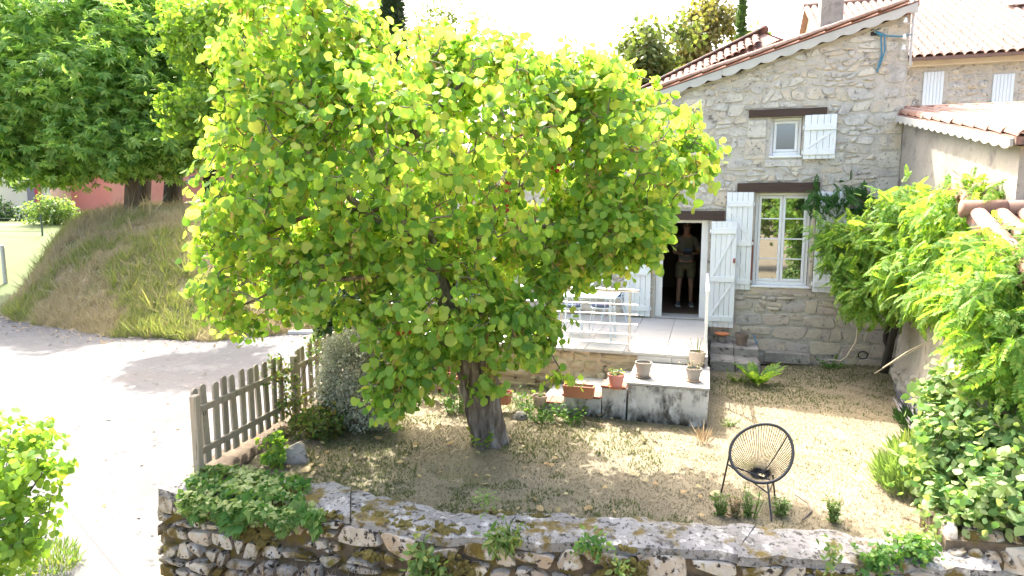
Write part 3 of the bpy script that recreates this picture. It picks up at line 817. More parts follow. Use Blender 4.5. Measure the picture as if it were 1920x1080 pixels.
def window(x0, x1, z0, z1, cas, rows, y=.13):
    fw = .05; f = MB()
    f.bbox((x0, y - .02, z0), (x0 + fw, y + .05, z1)); f.bbox((x1 - fw, y - .02, z0), (x1, y + .05, z1))
    f.bbox((x0 + fw, y - .02, z1 - fw), (x1 - fw, y + .05, z1)); f.bbox((x0 + fw, y - .035, z0), (x1 - fw, y + .05, z0 + fw + .02))
    w = f.build('window', m_whiteframe, house)
    iw = (x1 - x0 - 2 * fw) / cas
    for c in range(cas):
        a = x0 + fw + c * iw + .004; b = a + iw - .008; s = .045; q0, q1 = z0 + fw + .024, z1 - fw - .004
        m = MB(); m.bbox((a, y - .04, q0), (a + s, y + .012, q1)); m.bbox((b - s, y - .04, q0), (b, y + .012, q1)); m.bbox((a + s, y - .04, q0), (b - s, y + .012, q0 + s)); m.bbox((a + s, y - .04, q1 - s), (b - s, y + .012, q1))
        ph = (q1 - q0 - 2 * s) / rows
        for r_ in range(1, rows): m.bbox((a + s, y - .034, q0 + s + r_ * ph - .011), (b - s, y + .006, q0 + s + r_ * ph + .011), .004)
        m.build('sash', m_whiteframe, w)
        for r_ in range(rows):
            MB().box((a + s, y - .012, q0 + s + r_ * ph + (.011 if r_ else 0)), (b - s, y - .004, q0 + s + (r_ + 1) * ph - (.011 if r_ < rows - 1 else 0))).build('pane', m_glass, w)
    return w
w1 = window(1.29, 2.19, 1.335, 2.975, 2, 4)
MB().bbox((1.25, -.05, 1.30), (2.23, .12, 1.335), .008).build('sill', m_whiteframe, w1)
w2 = window(1.475, 1.975, 3.61, 4.265, 1, 1)
MB().bbox((1.46, -.03, 3.575), (1.99, .12, 3.61), .008).build('sill', m_whiteframe, w2)

def shutter(x0, x1, z0, z1, y, nb, flip, bars, hinge):
    """plank shutter folded back on the wall: planks, battens, diagonal braces, hinges"""
    root = link('shutter', None, house); root.empty_display_size = .1
    root.location = (x0, y, z0)
    w, h = x1 - x0, z1 - z0; pw = w / nb
    for i in range(nb):
        MB().bbox((i * pw + .0025, -.012, random.uniform(0, .004)), ((i + 1) * pw - .0025, .012, h - random.uniform(0, .004)), .004).build('plank', m_white, root)
    zs = [h * b for b in bars]
    for zb in zs: MB().bbox((.012, -.036, zb - .05), (w - .012, -.0125, zb + .05), .005).build('batten', m_white, root)
    for a, b in zip(zs, zs[1:]):
        p, q = ((.05, a + .06), (w - .05, b - .06)) if flip else ((w - .05, a + .06), (.05, b - .06))
        d = Vector((q[0] - p[0], 0, q[1] - p[1])); L = d.length; u = d.normalized()
        m = basis(u, (0, 1, 0), Vector((u.z * -1, 0, u.x)), (p[0], -.024, p[1]))
        MB().bbox((0, .0, -.019), (L, .0112, .019), .004, m).build('brace', m_white, root)
    hx = -.012 if hinge == 'l' else w + .012
    for zb in zs: MB().tube([(hx, .0, zb - .03), (hx, .0, zb + .03)], .012, 8).build('hinge', m_white, root)
    return root
sd1 = shutter(.545, .985, .56, 2.475, -.17, 5, True, (.085, .46, .91), 'l')
MB().bbox((.39, -.06, 1.18), (.43, -.012, 1.26), .006).build('latch', m_brick, sd1)
shutter(-.99, -.50, .68, 2.48, -.06, 5, False, (.085, .46, .91), 'r')
shutter(.79, 1.245, 1.25, 2.99, -.055, 5, False, (.085, .48, .88), 'r')
shutter(2.27, 2.78, 1.25, 2.99, -.055, 5, True, (.085, .48, .88), 'l')
shutter(2.0, 2.50, 3.54, 4.28, -.055, 5, True, (.16, .72), 'l')

# roof: sloping slab, tile rows at the verge, scalloped edging
RN = Vector((-RS, 0, 1)).normalized(); RU = Vector((1, 0, RS)).normalized()
mb = MB(); mb.prism([(XL - .35, ztop(XL - .35) + .05), (XR + .08, ztop(XR + .08) + .05), (XR + .08, ztop(XR + .08) + .15), (XL - .35, ztop(XL - .35) + .13)], -.10, 7.3, lambda p, q, d: (p, d, q))
roof = mb.build('roof', m_tile_old, house, fix=True)
tm = tile_mesh('tile', m_tile); tmo = tile_mesh('tile', m_tile_old)
def slope_p(x, y, lift): return Vector((x, y, ztop(x) + .15)) + RN * lift
for row, y in enumerate((-.09, .12, .33, .54)):
    for i in range(24):
        x = XL - .35 + i * .39
        if x > XR - .25: continue
        m = basis(RU + RN * .045, (0, 1, 0), RN - RU * .045, slope_p(x, y + random.uniform(-.006, .006), -.01 + (.03 if row == 0 else 0)))
        put(tm, roof, m)
mb = MB()
for row in range(5, 34):
    y = -.09 + .21 * row
    V = []; F = []
    for i in range(2):
        x = (XL - .35, XR + .06)[i]
        for j in range(5):
            a = math.pi * j / 4; q = slope_p(x, y - .09 * math.cos(a), .08 * math.sin(a)); V.append(q)
    for j in range(4): F.append((j, j + 1, 6 + j, 5 + j))
    mb.add(V, F)
o = mb.build('roof_tiles', m_tile_old, roof, smooth='all'); o['kind'] = 'stuff'
def fascia(x0, x1, mat, per, amp, h):
    n = int((x1 - x0) / per * 8); low = []; top = []
    for i in range(n + 1):
        x = x0 + (x1 - x0) * i / n; ph = (x - x0) / per % 1
        low.append((x, ztop(x) + .05 - h + amp * abs(math.sin(ph * math.pi)) ** .8 * -1 + amp)); top.append((x, ztop(x) + .115))
    mb = MB()
    for i in range(n):
        mb.prism([low[i], low[i + 1], top[i + 1], top[i]], -.135, -.103, lambda p, q, d: (p, d, q))
    return mb.build('scalloped_edging', mat, house, fix=True)
fascia(XL - .3, .62, m_fascia, .31, .055, .085)
fascia(.625, XR + .06, m_fascia, .31, .055, .085)
# ------------------------------------------------------------------ pole and cables on the corner
pole = thing('service_pole', 'grey antenna pole with insulators fixed to the upper corner of the stone house', 'pole', hw(XR + .02, -.06, 5.35))
mb = MB(); mb.tube([(0, 0, -.35), (0, 0, 1.4)], .018, 8); mb.build('pole', m_greycable, pole, True)
for z in (.30, .05, -.12):
    MB().tube([(0, 0, z), (-.14, -.03, z)], .008, 6).build('bracket', m_greycable, pole)
    MB().lathe([(.012, 0), (.03, .01), (.03, .035), (.018, .05), (.03, .06), (.012, .085)], 10, (-.14, -.03, z)).build('insulator', m_whiteframe, pole, True)
mb = MB(); mb.tube([(-.02, 0, .25), (-.10, -.05, .0), (-.05, -.05, -.2), (.02, -.03, -.32), (-.06, -.05, -.42)], .005, 5); mb.tube([(.03, 0, .5), (.1, -.04, .25), (.04, -.03, .1)], .004, 5); mb.build('loose_wire', m_greycable, pole, True)
for k, (pts, lab) in enumerate([([(3.0, -.03, 5.56), (3.07, -.06, 5.5), (3.10, -.06, 5.2), (3.05, -.05, 4.92)], 'blue cable hanging straight down from a hole in the stone wall'),
                                ([(3.01, -.03, 5.57), (3.12, -.08, 5.48), (3.14, -.07, 5.25), (3.08, -.05, 5.0)], 'second blue cable looped beside the straight one under the roof'),
                                ([(3.0, -.03, 5.58), (3.15, -.07, 5.49), (3.35, -.08, 5.46), (3.50, -.08, 5.48)], 'blue cable running sideways from wall hole to the corner pole')]):
    mb = MB(); mb.tube([hw(*p) for p in pts], .013, 7); tag(mb.build('cable', m_bluecable, None, True), lab, 'cable')

#SPLIT
# ------------------------------------------------------------------ terrace, landing, steps
ter = thing('terrace', 'raised white tiled terrace with ochre stone front in front of the open door', 'terrace', H0, HZ)
TX0, TX1, TY = -4.7, .54, -3.04
MB().box((TX0, TY + .06, -.1), (TX1 - .03, -.012, .60)).build('core', m_ochre, ter)
nx, ny = 9, 5
tw, td = (TX1 - TX0) / nx, (-.02 - TY) / ny
for i in range(nx):
    for j in range(ny):
        z = .648 + random.uniform(-.0012, .0012)
        MB().bbox((TX0 + i * tw + .003, TY + j * td + .003, .605), (TX0 + (i + 1) * tw - .003, TY + (j + 1) * td - .003, z), .004).build('floor_tile', m_paver, ter)
cells = masonry(TX0, TX1 - .03, -.08, .60, (.14, .24), (.22, .5), .03, .3, seed=12)
lay_stones(cells, lambda a, b, o: (a, TY + .06 - o, b), ter, m_ochre, d=.026, back=-.02)
for i in range(2): MB().bbox((-.43 + i * .485, TY - .003, .52), (-.43 + (i + 1) * .485 - .004, TY + .035, .602), .003).build('riser_tile', m_paver, ter)
MB().bbox((TX1 - .028, TY + .02, .0), (TX1 + .005, -.06, .604), .004).build('side_facing', m_cement, ter)

st = thing('garden_steps', 'stained white cement landing with stepped brick-capped side and pale treads', 'steps', H0, HZ)
def rough_block(a, b, mat, name, seed=0, amp=.012):
    """cement block with subdivided, slightly uneven faces"""
    import bmesh
    bm = bmesh.new(); mb = MB().bbox(a, b, .012); me = mb.mesh(name, mat)
    bm.from_mesh(me); bmesh.ops.subdivide_edges(bm, edges=[e for e in bm.edges if e.calc_length() > .12], cuts=4, use_grid_fill=True)
    for v in bm.verts:
        v.co += Vector((mnoise.noise(v.co * 4 + Vector((seed, 0, 0))), mnoise.noise(v.co * 4 + Vector((0, seed, 0))), 0)) * amp
    bm.to_mesh(me); bm.free(); me.polygons.foreach_set('use_smooth', [True] * len(me.polygons)); me.set_sharp_from_angle(angle=R(40))
    return me
link('landing_block', rough_block((-.43, -4.17, -.06), (.555, TY - .004, .478), m_cement, 'landing_block', 1), st)
for i in range(2):
    for j in range(2): MB().bbox((-.445 + i * .508, -4.19 + j * .578, .482), (-.445 + (i + 1) * .508 - .003, -4.19 + (j + 1) * .578 - .003, .512), .004).build('landing_tile', m_paver, st)
for k, (x0, x1, zt, zc) in enumerate([(-.76, -.445, .37, .44), (-1.27, -.765, .22, .285), (-1.62, -1.275, .09, .165)]):
    MB().bbox((x0, -3.86, -.05), (x1, TY - .004, zt - .03), .005).build('step', m_cement, st)
    MB().bbox((x0 - .02, -3.88, zt - .03), (x1 - .012, TY - .002, zt), .005).build('tread', m_paver, st)
    link('cheek', rough_block((x0, -4.16, -.06), (x1 - .003, -3.885, zc - .03), m_cement, 'cheek', k + 3), st)
    n = 2 if k != 1 else 3
    for q in range(n):
        a = x0 - .02 + (x1 - x0 + .014) * q / n; MB().bbox((a + .002, -4.185, zc - .03), (a + (x1 - x0 + .014) / n - .002, -3.87, zc), .006).build('brick', m_brick, st)
# stone steps against the house on the other side
ss = thing('stone_steps', 'two dark worn stone steps between terrace side and fern', 'steps', H0, HZ)
for k, (y0, y1, z) in enumerate([(-.62, -.03, .30), (-1.15, -.60, .16)]):
    for i in range(2):
        x0 = .60 + i * .40
        link('step_stone', rough_block((x0, y0, -.05), (x0 + .392, y1, z + random.uniform(-.01, .01)), m_rock, 'step_stone', k * 3 + i, .02), ss)

# railings
def railing(name, label, a, b, nposts, rails=True):
    A, B = Vector(a), Vector(b); t = thing(name, label, 'railing', H0, HZ); d = (B - A)
    for i in range(nposts):
        p = A + d * (i / max(1, nposts - 1)) if nposts > 1 else A
        MB().tube([p, p + Vector((0, 0, .86))], .019, 10).build('post', m_steel, t, True)
        MB().lathe([(.045, 0), (.045, .006), (.02, .008)], 12, p).build('base_plate', m_steel, t)
    u = d.normalized() * .12
    top = Vector((0, 0, .88))
    MB().tube([A - u + top, B + u + top], .024, 10).build('handrail', m_steel, t, True)
    for k in range(5):
        h = Vector((0, 0, .10 + k * .145)) + Vector((0, -.024, 0)) if abs(d.x) > abs(d.y) else Vector((-.024, 0, .10 + k * .145))
        MB().tube([A - u + h, B + u + h], .009, 8).build('rail', m_steel, t, True)
    return t
railing('railing', 'brushed steel railing with horizontal bars along the terrace front', (-4.6, -2.96, .648), (-.56, -2.96, .648), 5)
t = thing('side_railing', 'pale slim railing seen end-on at the terrace right edge', 'railing', H0, HZ)
for y in (-2.85, -.35):
    MB().bbox((.485, y - .02, .648), (.525, y + .02, 1.53), .004).build('post', m_whiteframe, t)
MB().bbox((.48, -2.87, 1.53), (.53, -.33, 1.565), .006).build('handrail', m_whiteframe, t)
for k in range(3): MB().tube([(.505, -2.83, .85 + .2 * k), (.505, -.37, .85 + .2 * k)], .008, 6).build('rail', m_rope, t)

# ------------------------------------------------------------------ pots
def pot(name, label, cat, p, r, h, mat, saucer=True, smat=None, plant=None):
    t = thing(name, label, cat, p)
    z0 = .02 if saucer else 0
    MB().lathe([(r * .70, z0), (r * .93, z0 + h * .72), (r * .94, z0 + h * .74), (r, z0 + h * .745), (r * 1.02, z0 + h), (r * .93, z0 + h), (r * .90, z0 + h * .82)], 24).build('pot', mat, t, True)
    MB().lathe([(0, z0 + h * .86), (r * .5, z0 + h * .875), (r * .915, z0 + h * .85)], 18).build('soil', m_soil, t, True)
    if saucer: MB().lathe([(r * .8, 0), (r * 1.02, .03), (r * .97, .03), (r * .85, .012), (0, .010)], 22).build('saucer', smat or mat, t, True)
    if plant: sprig(t, (0, 0, z0 + h * .85), *plant)
    return t
def sprig(parent, base, n, hgt, spread, tm, size, mat, per=6, name='plant', stemmat=None):
    """n stems with small leaves"""
    P, D = [], []; mb = MB(); base = Vector(base)
    for i in range(n):
        a = random.random() * 6.283; s = spread * random.random() ** .5; h = hgt * random.uniform(.6, 1.1)
        b0 = base + Vector((math.cos(a), math.sin(a), 0)) * s * .35; e = base + Vector((math.cos(a) * s, math.sin(a) * s, h)); mid = (b0 + e) / 2 + Vector((random.uniform(-.1, .1) * h, random.uniform(-.1, .1) * h, h * .08))
        mb.tube([b0, mid, e], [.004, .003, .0015], 4, cap=False)
        for k in range(per):
            q = (k + .6) / per; x = (b0 * (1 - q) ** 2 + mid * 2 * q * (1 - q) + e * q * q); P.append(x); D.append((math.cos(a + k * 2.4), math.sin(a + k * 2.4), .35))
    o = mb.build(name + '_stems', stemmat or l_weed, parent)
    P = np.array(P); D = nrmz(np.array(D)); n_ = len(P)
    scatter(parent, tm, P, frames(D + rng.normal(size=(n_, 3)) * .3, np.tile([0, 0, 1.], (n_, 1)) + rng.normal(size=(n_, 3)) * .4), size * np.exp(rng.normal(size=n_) * .25), mat, 0, mass=name)
def pz(px, py, z): q = G(px, py, z); return (q.x, q.y, z)
Q = t_oval(.26)
pot('flower_pot', 'taupe pot of bare soil on the front left corner of white landing', 'flower pot', pz(1206, 708, .512), .108, .19, m_greypot, True, m_brownpot)
pot('flower_pot', 'small taupe pot with dry trailing plant at landing front right', 'flower pot', pz(1300, 715, .512), .10, .155, m_greypot, True, m_terra_pale, (7, .16, .24, t_quad(), .025, l_straw, 5))
pot('flower_pot', 'dusty beige pot with withered plant at back of landing by the railing', 'flower pot', pz(1306, 688, .512), .118, .205, m_pinkpot, True, m_brownpot, (9, .22, .16, t_quad(), .022, l_straw, 5))
pot('flower_pot', 'pink plastic pot of small green succulents on brick capped step', 'flower pot', pz(1155, 727, .441), .105, .16, m_pink, True, m_terra, (12, .09, .13, Q, .035, l_weed, 5))
pot('flower_pot', 'bleached terracotta round pot on the lowest ledge beside weeds', 'flower pot', pz(1012, 764, .09), .095, .17, m_terra_pale, False, None, (6, .06, .07, Q, .03, l_weed, 4))
pot('flower_pot', 'orange terracotta bowl on grey pot beside open door shutter', 'flower pot', pz(1353, 643, .30), .075, .13, m_greypot, False)
t = thing('clay_bowl', 'wide orange clay saucer resting on grey pot near the shutter', 'bowl', (pz(1353, 643, .30)[0], pz(1353, 643, .30)[1], .43))
MB().lathe([(.06, 0), (.125, .03), (.13, .05), (.12, .05), (.055, .015), (0, .015)], 22).build('bowl', m_orange, t, True)
pot('flower_pot', 'brown empty pot on dark stone step against the house wall', 'flower pot', pz(1390, 647, .30), .115, .21, m_brownpot, False)
def trough(label, c, L, Wd, h, rz, mat):
    t = thing('planter', label, 'planter', c, rz)
    mb = MB(); o, i_ = [(-.46, -.42), (.46, -.42), (.46, .42), (-.46, .42)], [(-.5, -.5), (.5, -.5), (.5, .5), (-.5, .5)]
    rings = [([(x * L, y * Wd) for x, y in o], 0), ([(x * L * .985, y * Wd * .97) for x, y in i_], h * .78), ([(x * L, y * Wd) for x, y in i_], h * .79), ([(x * L, y * Wd) for x, y in i_], h), ([(x * L * .93, y * Wd * .85) for x, y in i_], h), ([(x * L * .9, y * Wd * .8) for x, y in i_], h * .75)]
    V = [(x, y, z) for ring, z in rings for x, y in ring]; F = [(3, 2, 1, 0)]
    for k in range(len(rings) - 1):
        for j in range(4): F.append((k * 4 + j, k * 4 + (j + 1) % 4, k * 4 + 4 + (j + 1) % 4, k * 4 + 4 + j))
    mb.add(V, F).build('box', mat, t)
    MB().box((-L * .46, -Wd * .41, h * .7), (L * .46, Wd * .41, h * .84)).build('soil', m_soil, t)
    return t
q = pz(1088, 747, .287)
t = trough('long terracotta trough with sparse seedlings on the brick capped stair cheek', (q[0] - .01, q[1] + .07, .287), .40, .16, .155, HZ, m_terra)
sprig(t, (-.03, 0, .13), 14, .07, .15, Q, .03, l_weed, 3)
trough('square terracotta pot half hidden behind the leaning tree trunk', (W(945, 750, 8.3).x, 8.3, .12), .17, .17, .16, HZ, m_terra)
trough('terracotta trough standing behind picket fence left of the tree trunk', (W(832, 735, 9.3).x, 9.3, .06), .50, .2, .2, HZ, m_terra)
trough('second terracotta trough further behind the fence and tree trunk', (W(815, 712, 9.75).x, 9.75, .06), .5, .2, .22, HZ, m_terra)

# ------------------------------------------------------------------ table and chairs on the terrace
tc = G(1108, 553, 1.36); TP = (tc.x, tc.y, .648)
t = thing('bistro_table', 'pale blue enamel table on the terrace behind steel railing', 'table', TP, HZ)
MB().bbox((-.42, -.32, .70), (.42, .32, .725), .008).build('table_top', m_bluetop, t)
for sx in (-1, 1):
    for sy in (-1, 1): MB().tube([(sx * .36, sy * .26, 0), (sx * .33, sy * .24, .70)], .014, 8).build('leg', m_bluemetal, t, True)
def bistro(label, loc, rz):
    t = thing('bistro_chair', label, 'chair', loc, rz, 'metal chairs round the terrace table')
    MB().lathe([(0, .43), (.18, .43), (.19, .44), (.18, .455), (0, .455)], 20).build('seat', m_bluemetal, t, True)
    MB().lathe([(0, .456), (.16, .456), (.18, .475), (.16, .50), (0, .505)], 18).build('cushion', m_cushion, t, True)
    for sx in (-1, 1):
        MB().tube([(sx * .13, -.12, .44), (sx * .17, -.17, .2), (sx * .19, -.21, 0)], .010, 7).build('leg', m_bluemetal, t, True)
        MB().tube([(sx * .13, .13, .44), (sx * .17, .2, .2), (sx * .18, .25, 0)], .010, 7).build('leg', m_bluemetal, t, True)
    pts = [(.17, .14, .44), (.175, .19, .66), (.15, .22, .82), (.08, .235, .90), (0, .24, .92), (-.08, .235, .90), (-.15, .22, .82), (-.175, .19, .66), (-.17, .14, .44)]
    MB().tube(pts, .010, 7).build('back_frame', m_bluemetal, t, True)
    MB().tube([(.07, .17, .44), (.08, .2, .66), (.05, .22, .78), (0, .225, .81), (-.05, .22, .78), (-.08, .2, .66), (-.07, .17, .44)], .007, 6).build('back_loop', m_bluemetal, t, True)
    return t
q = G(1128, 625, .648); c0 = bistro('pale metal chair with back toward railing, nearest the table right end', (q.x, q.y, .648), HZ + math.pi)
q = G(1150, 600, .648); move_copy(c0, (q.x, q.y, .648), HZ - 1.5, 'pale metal chair tucked at the table end next to the door shutter')
q = G(1070, 625, .648); move_copy(c0, (q.x, q.y, .648), HZ + math.pi + .15, 'pale metal chair furthest left behind the leaves and railing')

# ------------------------------------------------------------------ person in the doorway
def skin(name, verts, edges, radii, mat, parent, sub=2, root=0):
    me = bpy.data.meshes.new(name); me.from_pydata(verts, edges, []); o = bpy.data.objects.new(name, me); COL.objects.link(o)
    md = o.modifiers.new('s', 'SKIN'); md.use_smooth_shade = True
    for i, r in enumerate(radii):
        sv = me.skin_vertices[0].data[i]; sv.radius = r if hasattr(r, '__len__') else (r, r); sv.use_root = (i == root)
    m2 = o.modifiers.new('u', 'SUBSURF'); m2.levels = sub; m2.render_levels = sub
    dg = bpy.context.evaluated_depsgraph_get(); dg.update()
    ev = bpy.data.meshes.new_from_object(o.evaluated_get(dg)); ev.materials.clear(); ev.materials.append(mat); ev.name = name
    ev.polygons.foreach_set('use_smooth', [True] * len(ev.polygons))
    bpy.data.objects.remove(o); bpy.data.meshes.remove(me)
    return link(name, ev, parent)
pf = G(1281, 573, .655); face = math.atan2(-pf.x, pf.y)
per = thing('person', 'person in grey shirt and khaki shorts standing inside doorway holding a controller', 'person', (pf.x + .02, pf.y, .655), face * .6)
J = {'pel': (0, 0, .95), 'bel': (0, -.01, 1.10), 'che': (0, 0, 1.30), 'nek': (0, .01, 1.46), 'nk2': (0, -.01, 1.53), 'hd0': (0, -.03, 1.60), 'hd1': (0, -.03, 1.68), 'hd2': (0, -.015, 1.75),
     'ls': (-.18, .01, 1.41), 'le': (-.25, -.02, 1.13), 'lw': (-.09, -.25, 1.12), 'rs': (.18, .01, 1.41), 're': (.25, -.02, 1.13), 'rw': (.09, -.25, 1.12), 'lh': (-.05, -.31, 1.13), 'rh': (.05, -.31, 1.13),
     'lt': (-.10, 0, .88), 'lk': (-.12, -.01, .49), 'la': (-.13, .02, .10), 'lf': (-.14, -.10, .045), 'rt': (.10, 0, .88), 'rk': (.12, -.01, .49), 'ra': (.13, .02, .10), 'rf': (.15, -.10, .045)}
ks = list(J); E_ = [('pel', 'bel'), ('bel', 'che'), ('che', 'nek'), ('nek', 'nk2'), ('nk2', 'hd0'), ('hd0', 'hd1'), ('hd1', 'hd2'), ('nek', 'ls'), ('ls', 'le'), ('le', 'lw'), ('lw', 'lh'), ('nek', 'rs'), ('rs', 're'), ('re', 'rw'), ('rw', 'rh'),
    ('pel', 'lt'), ('lt', 'lk'), ('lk', 'la'), ('la', 'lf'), ('pel', 'rt'), ('rt', 'rk'), ('rk', 'ra'), ('ra', 'rf')]
RD = dict(pel=(.15, .11), bel=(.14, .11), che=(.15, .11), nek=.07, nk2=.055, hd0=(.07, .085), hd1=(.078, .10), hd2=(.055, .075), ls=.06, le=.043, lw=.03, rs=.06, re=.043, rw=.03, lh=.035, rh=.035, lt=.085, lk=.055, la=.038, lf=.036, rt=.085, rk=.055, ra=.038, rf=.036)
skin('body', [J[k] for k in ks], [(ks.index(a), ks.index(b)) for a, b in E_], [RD[k] for k in ks], m_person, per)
S_ = ['pel', 'bel', 'che', 'nek', 'ls', 'rs']
sv = [(0, 0, .90), J['bel'], J['che'], (0, .01, 1.44), J['ls'], J['rs'], (-.235, -.01, 1.20), (.235, -.01, 1.20)]
skin('shirt', sv, [(0, 1), (1, 2), (2, 3), (3, 4), (3, 5), (4, 6), (5, 7)], [(.185, .135), (.18, .135), (.185, .13), (.09, .08), .082, .082, .075, .075], m_shirt, per)
sv = [(0, 0, .96), (-.10, 0, .86), (-.125, -.01, .56), (.10, 0, .86), (.125, -.01, .56)]
skin('shorts', sv, [(0, 1), (1, 2), (0, 3), (3, 4)], [(.175, .125), .11, .10, .11, .10], m_shorts, per)
skin('hair', [(0, .015, 1.70), (0, .0, 1.775), (0, -.04, 1.785)], [(0, 1), (1, 2)], [(.085, .085), (.085, .085), (.065, .05)], m_hair, per)
for s in (-1, 1):
    skin('shoe', [(s * .13, .04, .055), (s * .138, -.04, .05), (s * .148, -.15, .04)], [(0, 1), (1, 2)], [(.048, .05), (.05, .05), (.045, .036)], m_shoe, per)
    MB().bbox((s * .14 - .05, -.19, -.004), (s * .14 + .05, .085, .022), .01).build('sole', m_sole, per)
    for k in range(4):                                             # fingers closed round the controller
        x = s * (.045 + .0); MB().tube([(s * .055, -.315, 1.155 - .02 * k), (s * .03, -.345, 1.155 - .02 * k), (s * .008, -.35, 1.152 - .02 * k)], [.010, .009, .007], 6).build('finger', m_person, per, True)
    MB().tube([(s * .06, -.30, 1.165), (s * .045, -.325, 1.185), (s * .022, -.34, 1.185)], [.012, .010, .008], 6).build('thumb', m_person, per, True)
    MB().lathe([(0, -.012), (.018, 0), (0, .012)], 8, (s * .032, -.125, 1.685)).build('eye', m_black, per)
    MB().lathe([(0, -.03), (.014, 0), (0, .03)], 8, (s * .085, -.02, 1.675)).build('ear', m_person, per)
MB().tube([(0, -.115, 1.69), (0, -.145, 1.645), (0, -.12, 1.638)], [.012, .017, .010], 6).build('nose', m_person, per, True)
MB().bbox((-.026, -.122, 1.605), (.026, -.112, 1.614), .002).build('mouth', m_brick, per)
mb = MB()
for s in (-1, 1): mb.tube([(s * .035 + .026 * math.cos(a), -.134, 1.685 + .02 * math.sin(a)) for a in np.linspace(0, 6.283, 12)[:-1]], .003, 5, closed=True)
mb.build('spectacles', m_black, per)
ct = thing('remote_controller', 'small dark controller held in both hands of the person', 'controller', per.location, face * .6)
MB().bbox((-.085, -.36, 1.095), (.085, -.315, 1.17), .012).build('grip', m_black, ct)
MB().bbox((-.07, -.37, 1.172), (.07, -.355, 1.25), .006).build('screen', m_cushion, ct)

#SPLIT
# ------------------------------------------------------------------ foreground stone wall
FR = [(-3.32, 5.72), (-2.5, 5.42), (-1.45, 5.14), (-.55, 4.84), (1.15, 4.66), (2.87, 4.48), (3.6, 4.42)]
BK = [(-3.25, 6.20), (-2.4, 6.02), (-1.6, 5.72), (-.55, 5.27), (1.5, 5.08), (3.05, 4.88), (3.75, 4.86)]
TOPZ = [.14, .13, .15, .14, .12, .10, .10]
def arc(pts):
    s = [0]
    for a, b in zip(pts, pts[1:]): s.append(s[-1] + math.dist(a, b))
    return s
AF = arc(FR); ATOT = AF[-1]
def fr_at(s): return (float(np.interp(s, AF, [p[0] for p in FR])), float(np.interp(s, AF, [p[1] for p in FR])))
def bk_at(s): return (float(np.interp(s, AF, [p[0] for p in BK])), float(np.interp(s, AF, [p[1] for p in BK])))
def top_at(s): return float(np.interp(s, AF, TOPZ)) + .02 * mnoise.noise(Vector((s * 1.7, 0, 3)))
def fnorm(s):
    a, b = fr_at(max(0, s - .25)), fr_at(min(ATOT, s + .25)); d = Vector((b[0] - a[0], b[1] - a[1], 0)).normalized(); return Vector((d.y, -d.x, 0))
wb = Vector((0, 4.9, -.6))
wall = thing('stone_wall', 'low mossy dry-stone wall with grey cement coping along the lawn front', 'wall', wb)
mb = MB(); n = 60
V = []
for i in range(n + 1):
    s = ATOT * i / n; f, b, z = fr_at(s), bk_at(s), top_at(s) - .07
    V += [Vector((f[0], f[1], -1.05)) - wb + fnorm(s) * -.01, Vector((f[0], f[1], z)) - wb + fnorm(s) * -.03, Vector((b[0], b[1], z)) - wb, Vector((b[0], b[1], -1.05)) - wb]
F = [(0, 1, 2, 3), (4 * n + 3, 4 * n + 2, 4 * n + 1, 4 * n)]
for i in range(n):
    for j in range(4): F.append((4 * i + j, 4 * i + 4 + j, 4 * i + 4 + (j + 1) % 4, 4 * i + (j + 1) % 4))
mb.add(V, F).build('core', m_wallmortar, wall, fix=True)
cells = masonry(.0, ATOT, -.98, .075, (.085, .20), (.10, .38), .022, .55, seed=21)
def ff(a, b, o):
    f = fr_at(a); k = fnorm(a); zz = b + (top_at(a) - .13) * max(0, (b + .74) / .82)
    p = Vector((f[0], f[1], zz)) + k * (o + (.03 - (zz + .7) * .04) + .02 * mnoise.noise(Vector((a * 2, b * 3, 1))))
    return p - wb
lay_stones(cells, ff, wall, m_wallstone, d=.036, limit=280, key=lambda c: -max(p[1] for p in c), back=-.05, dome=.45)
ecells = masonry(0, .52, -.98, .10, (.14, .26), (.2, .45), .02, .3, seed=4)
e0, e1 = Vector((*FR[0], 0)), Vector((*BK[0], 0)); eu = (e1 - e0).normalized(); en = Vector((-eu.y, eu.x, 0))
lay_stones(ecells, lambda a, b, o: e0 + eu * a + en * o + Vector((0, 0, b)) - wb, wall, m_wallstone, d=.03)
# coping in five poured lengths with a crumbled edge
def coping(s0, s1, seed, lift=0.0):
    nu, nv = max(6, int((s1 - s0) / .055)), 9; V = []; F = []
    for i in range(nu + 1):
        s = s0 + (s1 - s0) * i / nu; f, b = Vector((*fr_at(s), 0)), Vector((*bk_at(s), 0)); k = (f - b).normalized()
        ef = .035 * mnoise.noise(Vector((s * 5, seed, 0))) + .02 * mnoise.noise(Vector((s * 14, seed, 0))); eb = .05 * mnoise.noise(Vector((s * 4, seed, 9)))
        for j in range(nv + 1):
            t = j / nv; p = f + k * (.01 + ef) + (b + k * eb * -1 - f - k * (.01 + ef)) * t
            z = top_at(s) + lift + .034 * mnoise.noise(Vector((p.x * 5, p.y * 5, seed))) + .024 * mnoise.noise(Vector((p.x * 15, p.y * 15, seed))) * (1 if s < 4.2 else .5) - .03 * (abs(t - .5) * 2) ** 4
            V.append(p + Vector((0, 0, z)) - wb)
    w_ = nv + 1; top = len(V)
    for q in list(V): V.append(q + Vector((0, 0, -.075)))
    for i in range(nu):
        for j in range(nv):
            a = i * w_ + j; F.append((a, a + w_, a + w_ + 1, a + 1))
    for i in range(nu):
        for j in (0, nv):
            a = i * w_ + j; F.append((a, a + w_, top + a + w_, top + a) if j else (a + w_, a, top + a, top + a + w_))
    for j in range(nv):
        for i in (0, nu):
            a = i * w_ + j; F.append((a, a + 1, top + a + 1, top + a))
    MB().add(V, F).build('coping', m_coping, wall, smooth=True, fix=True)
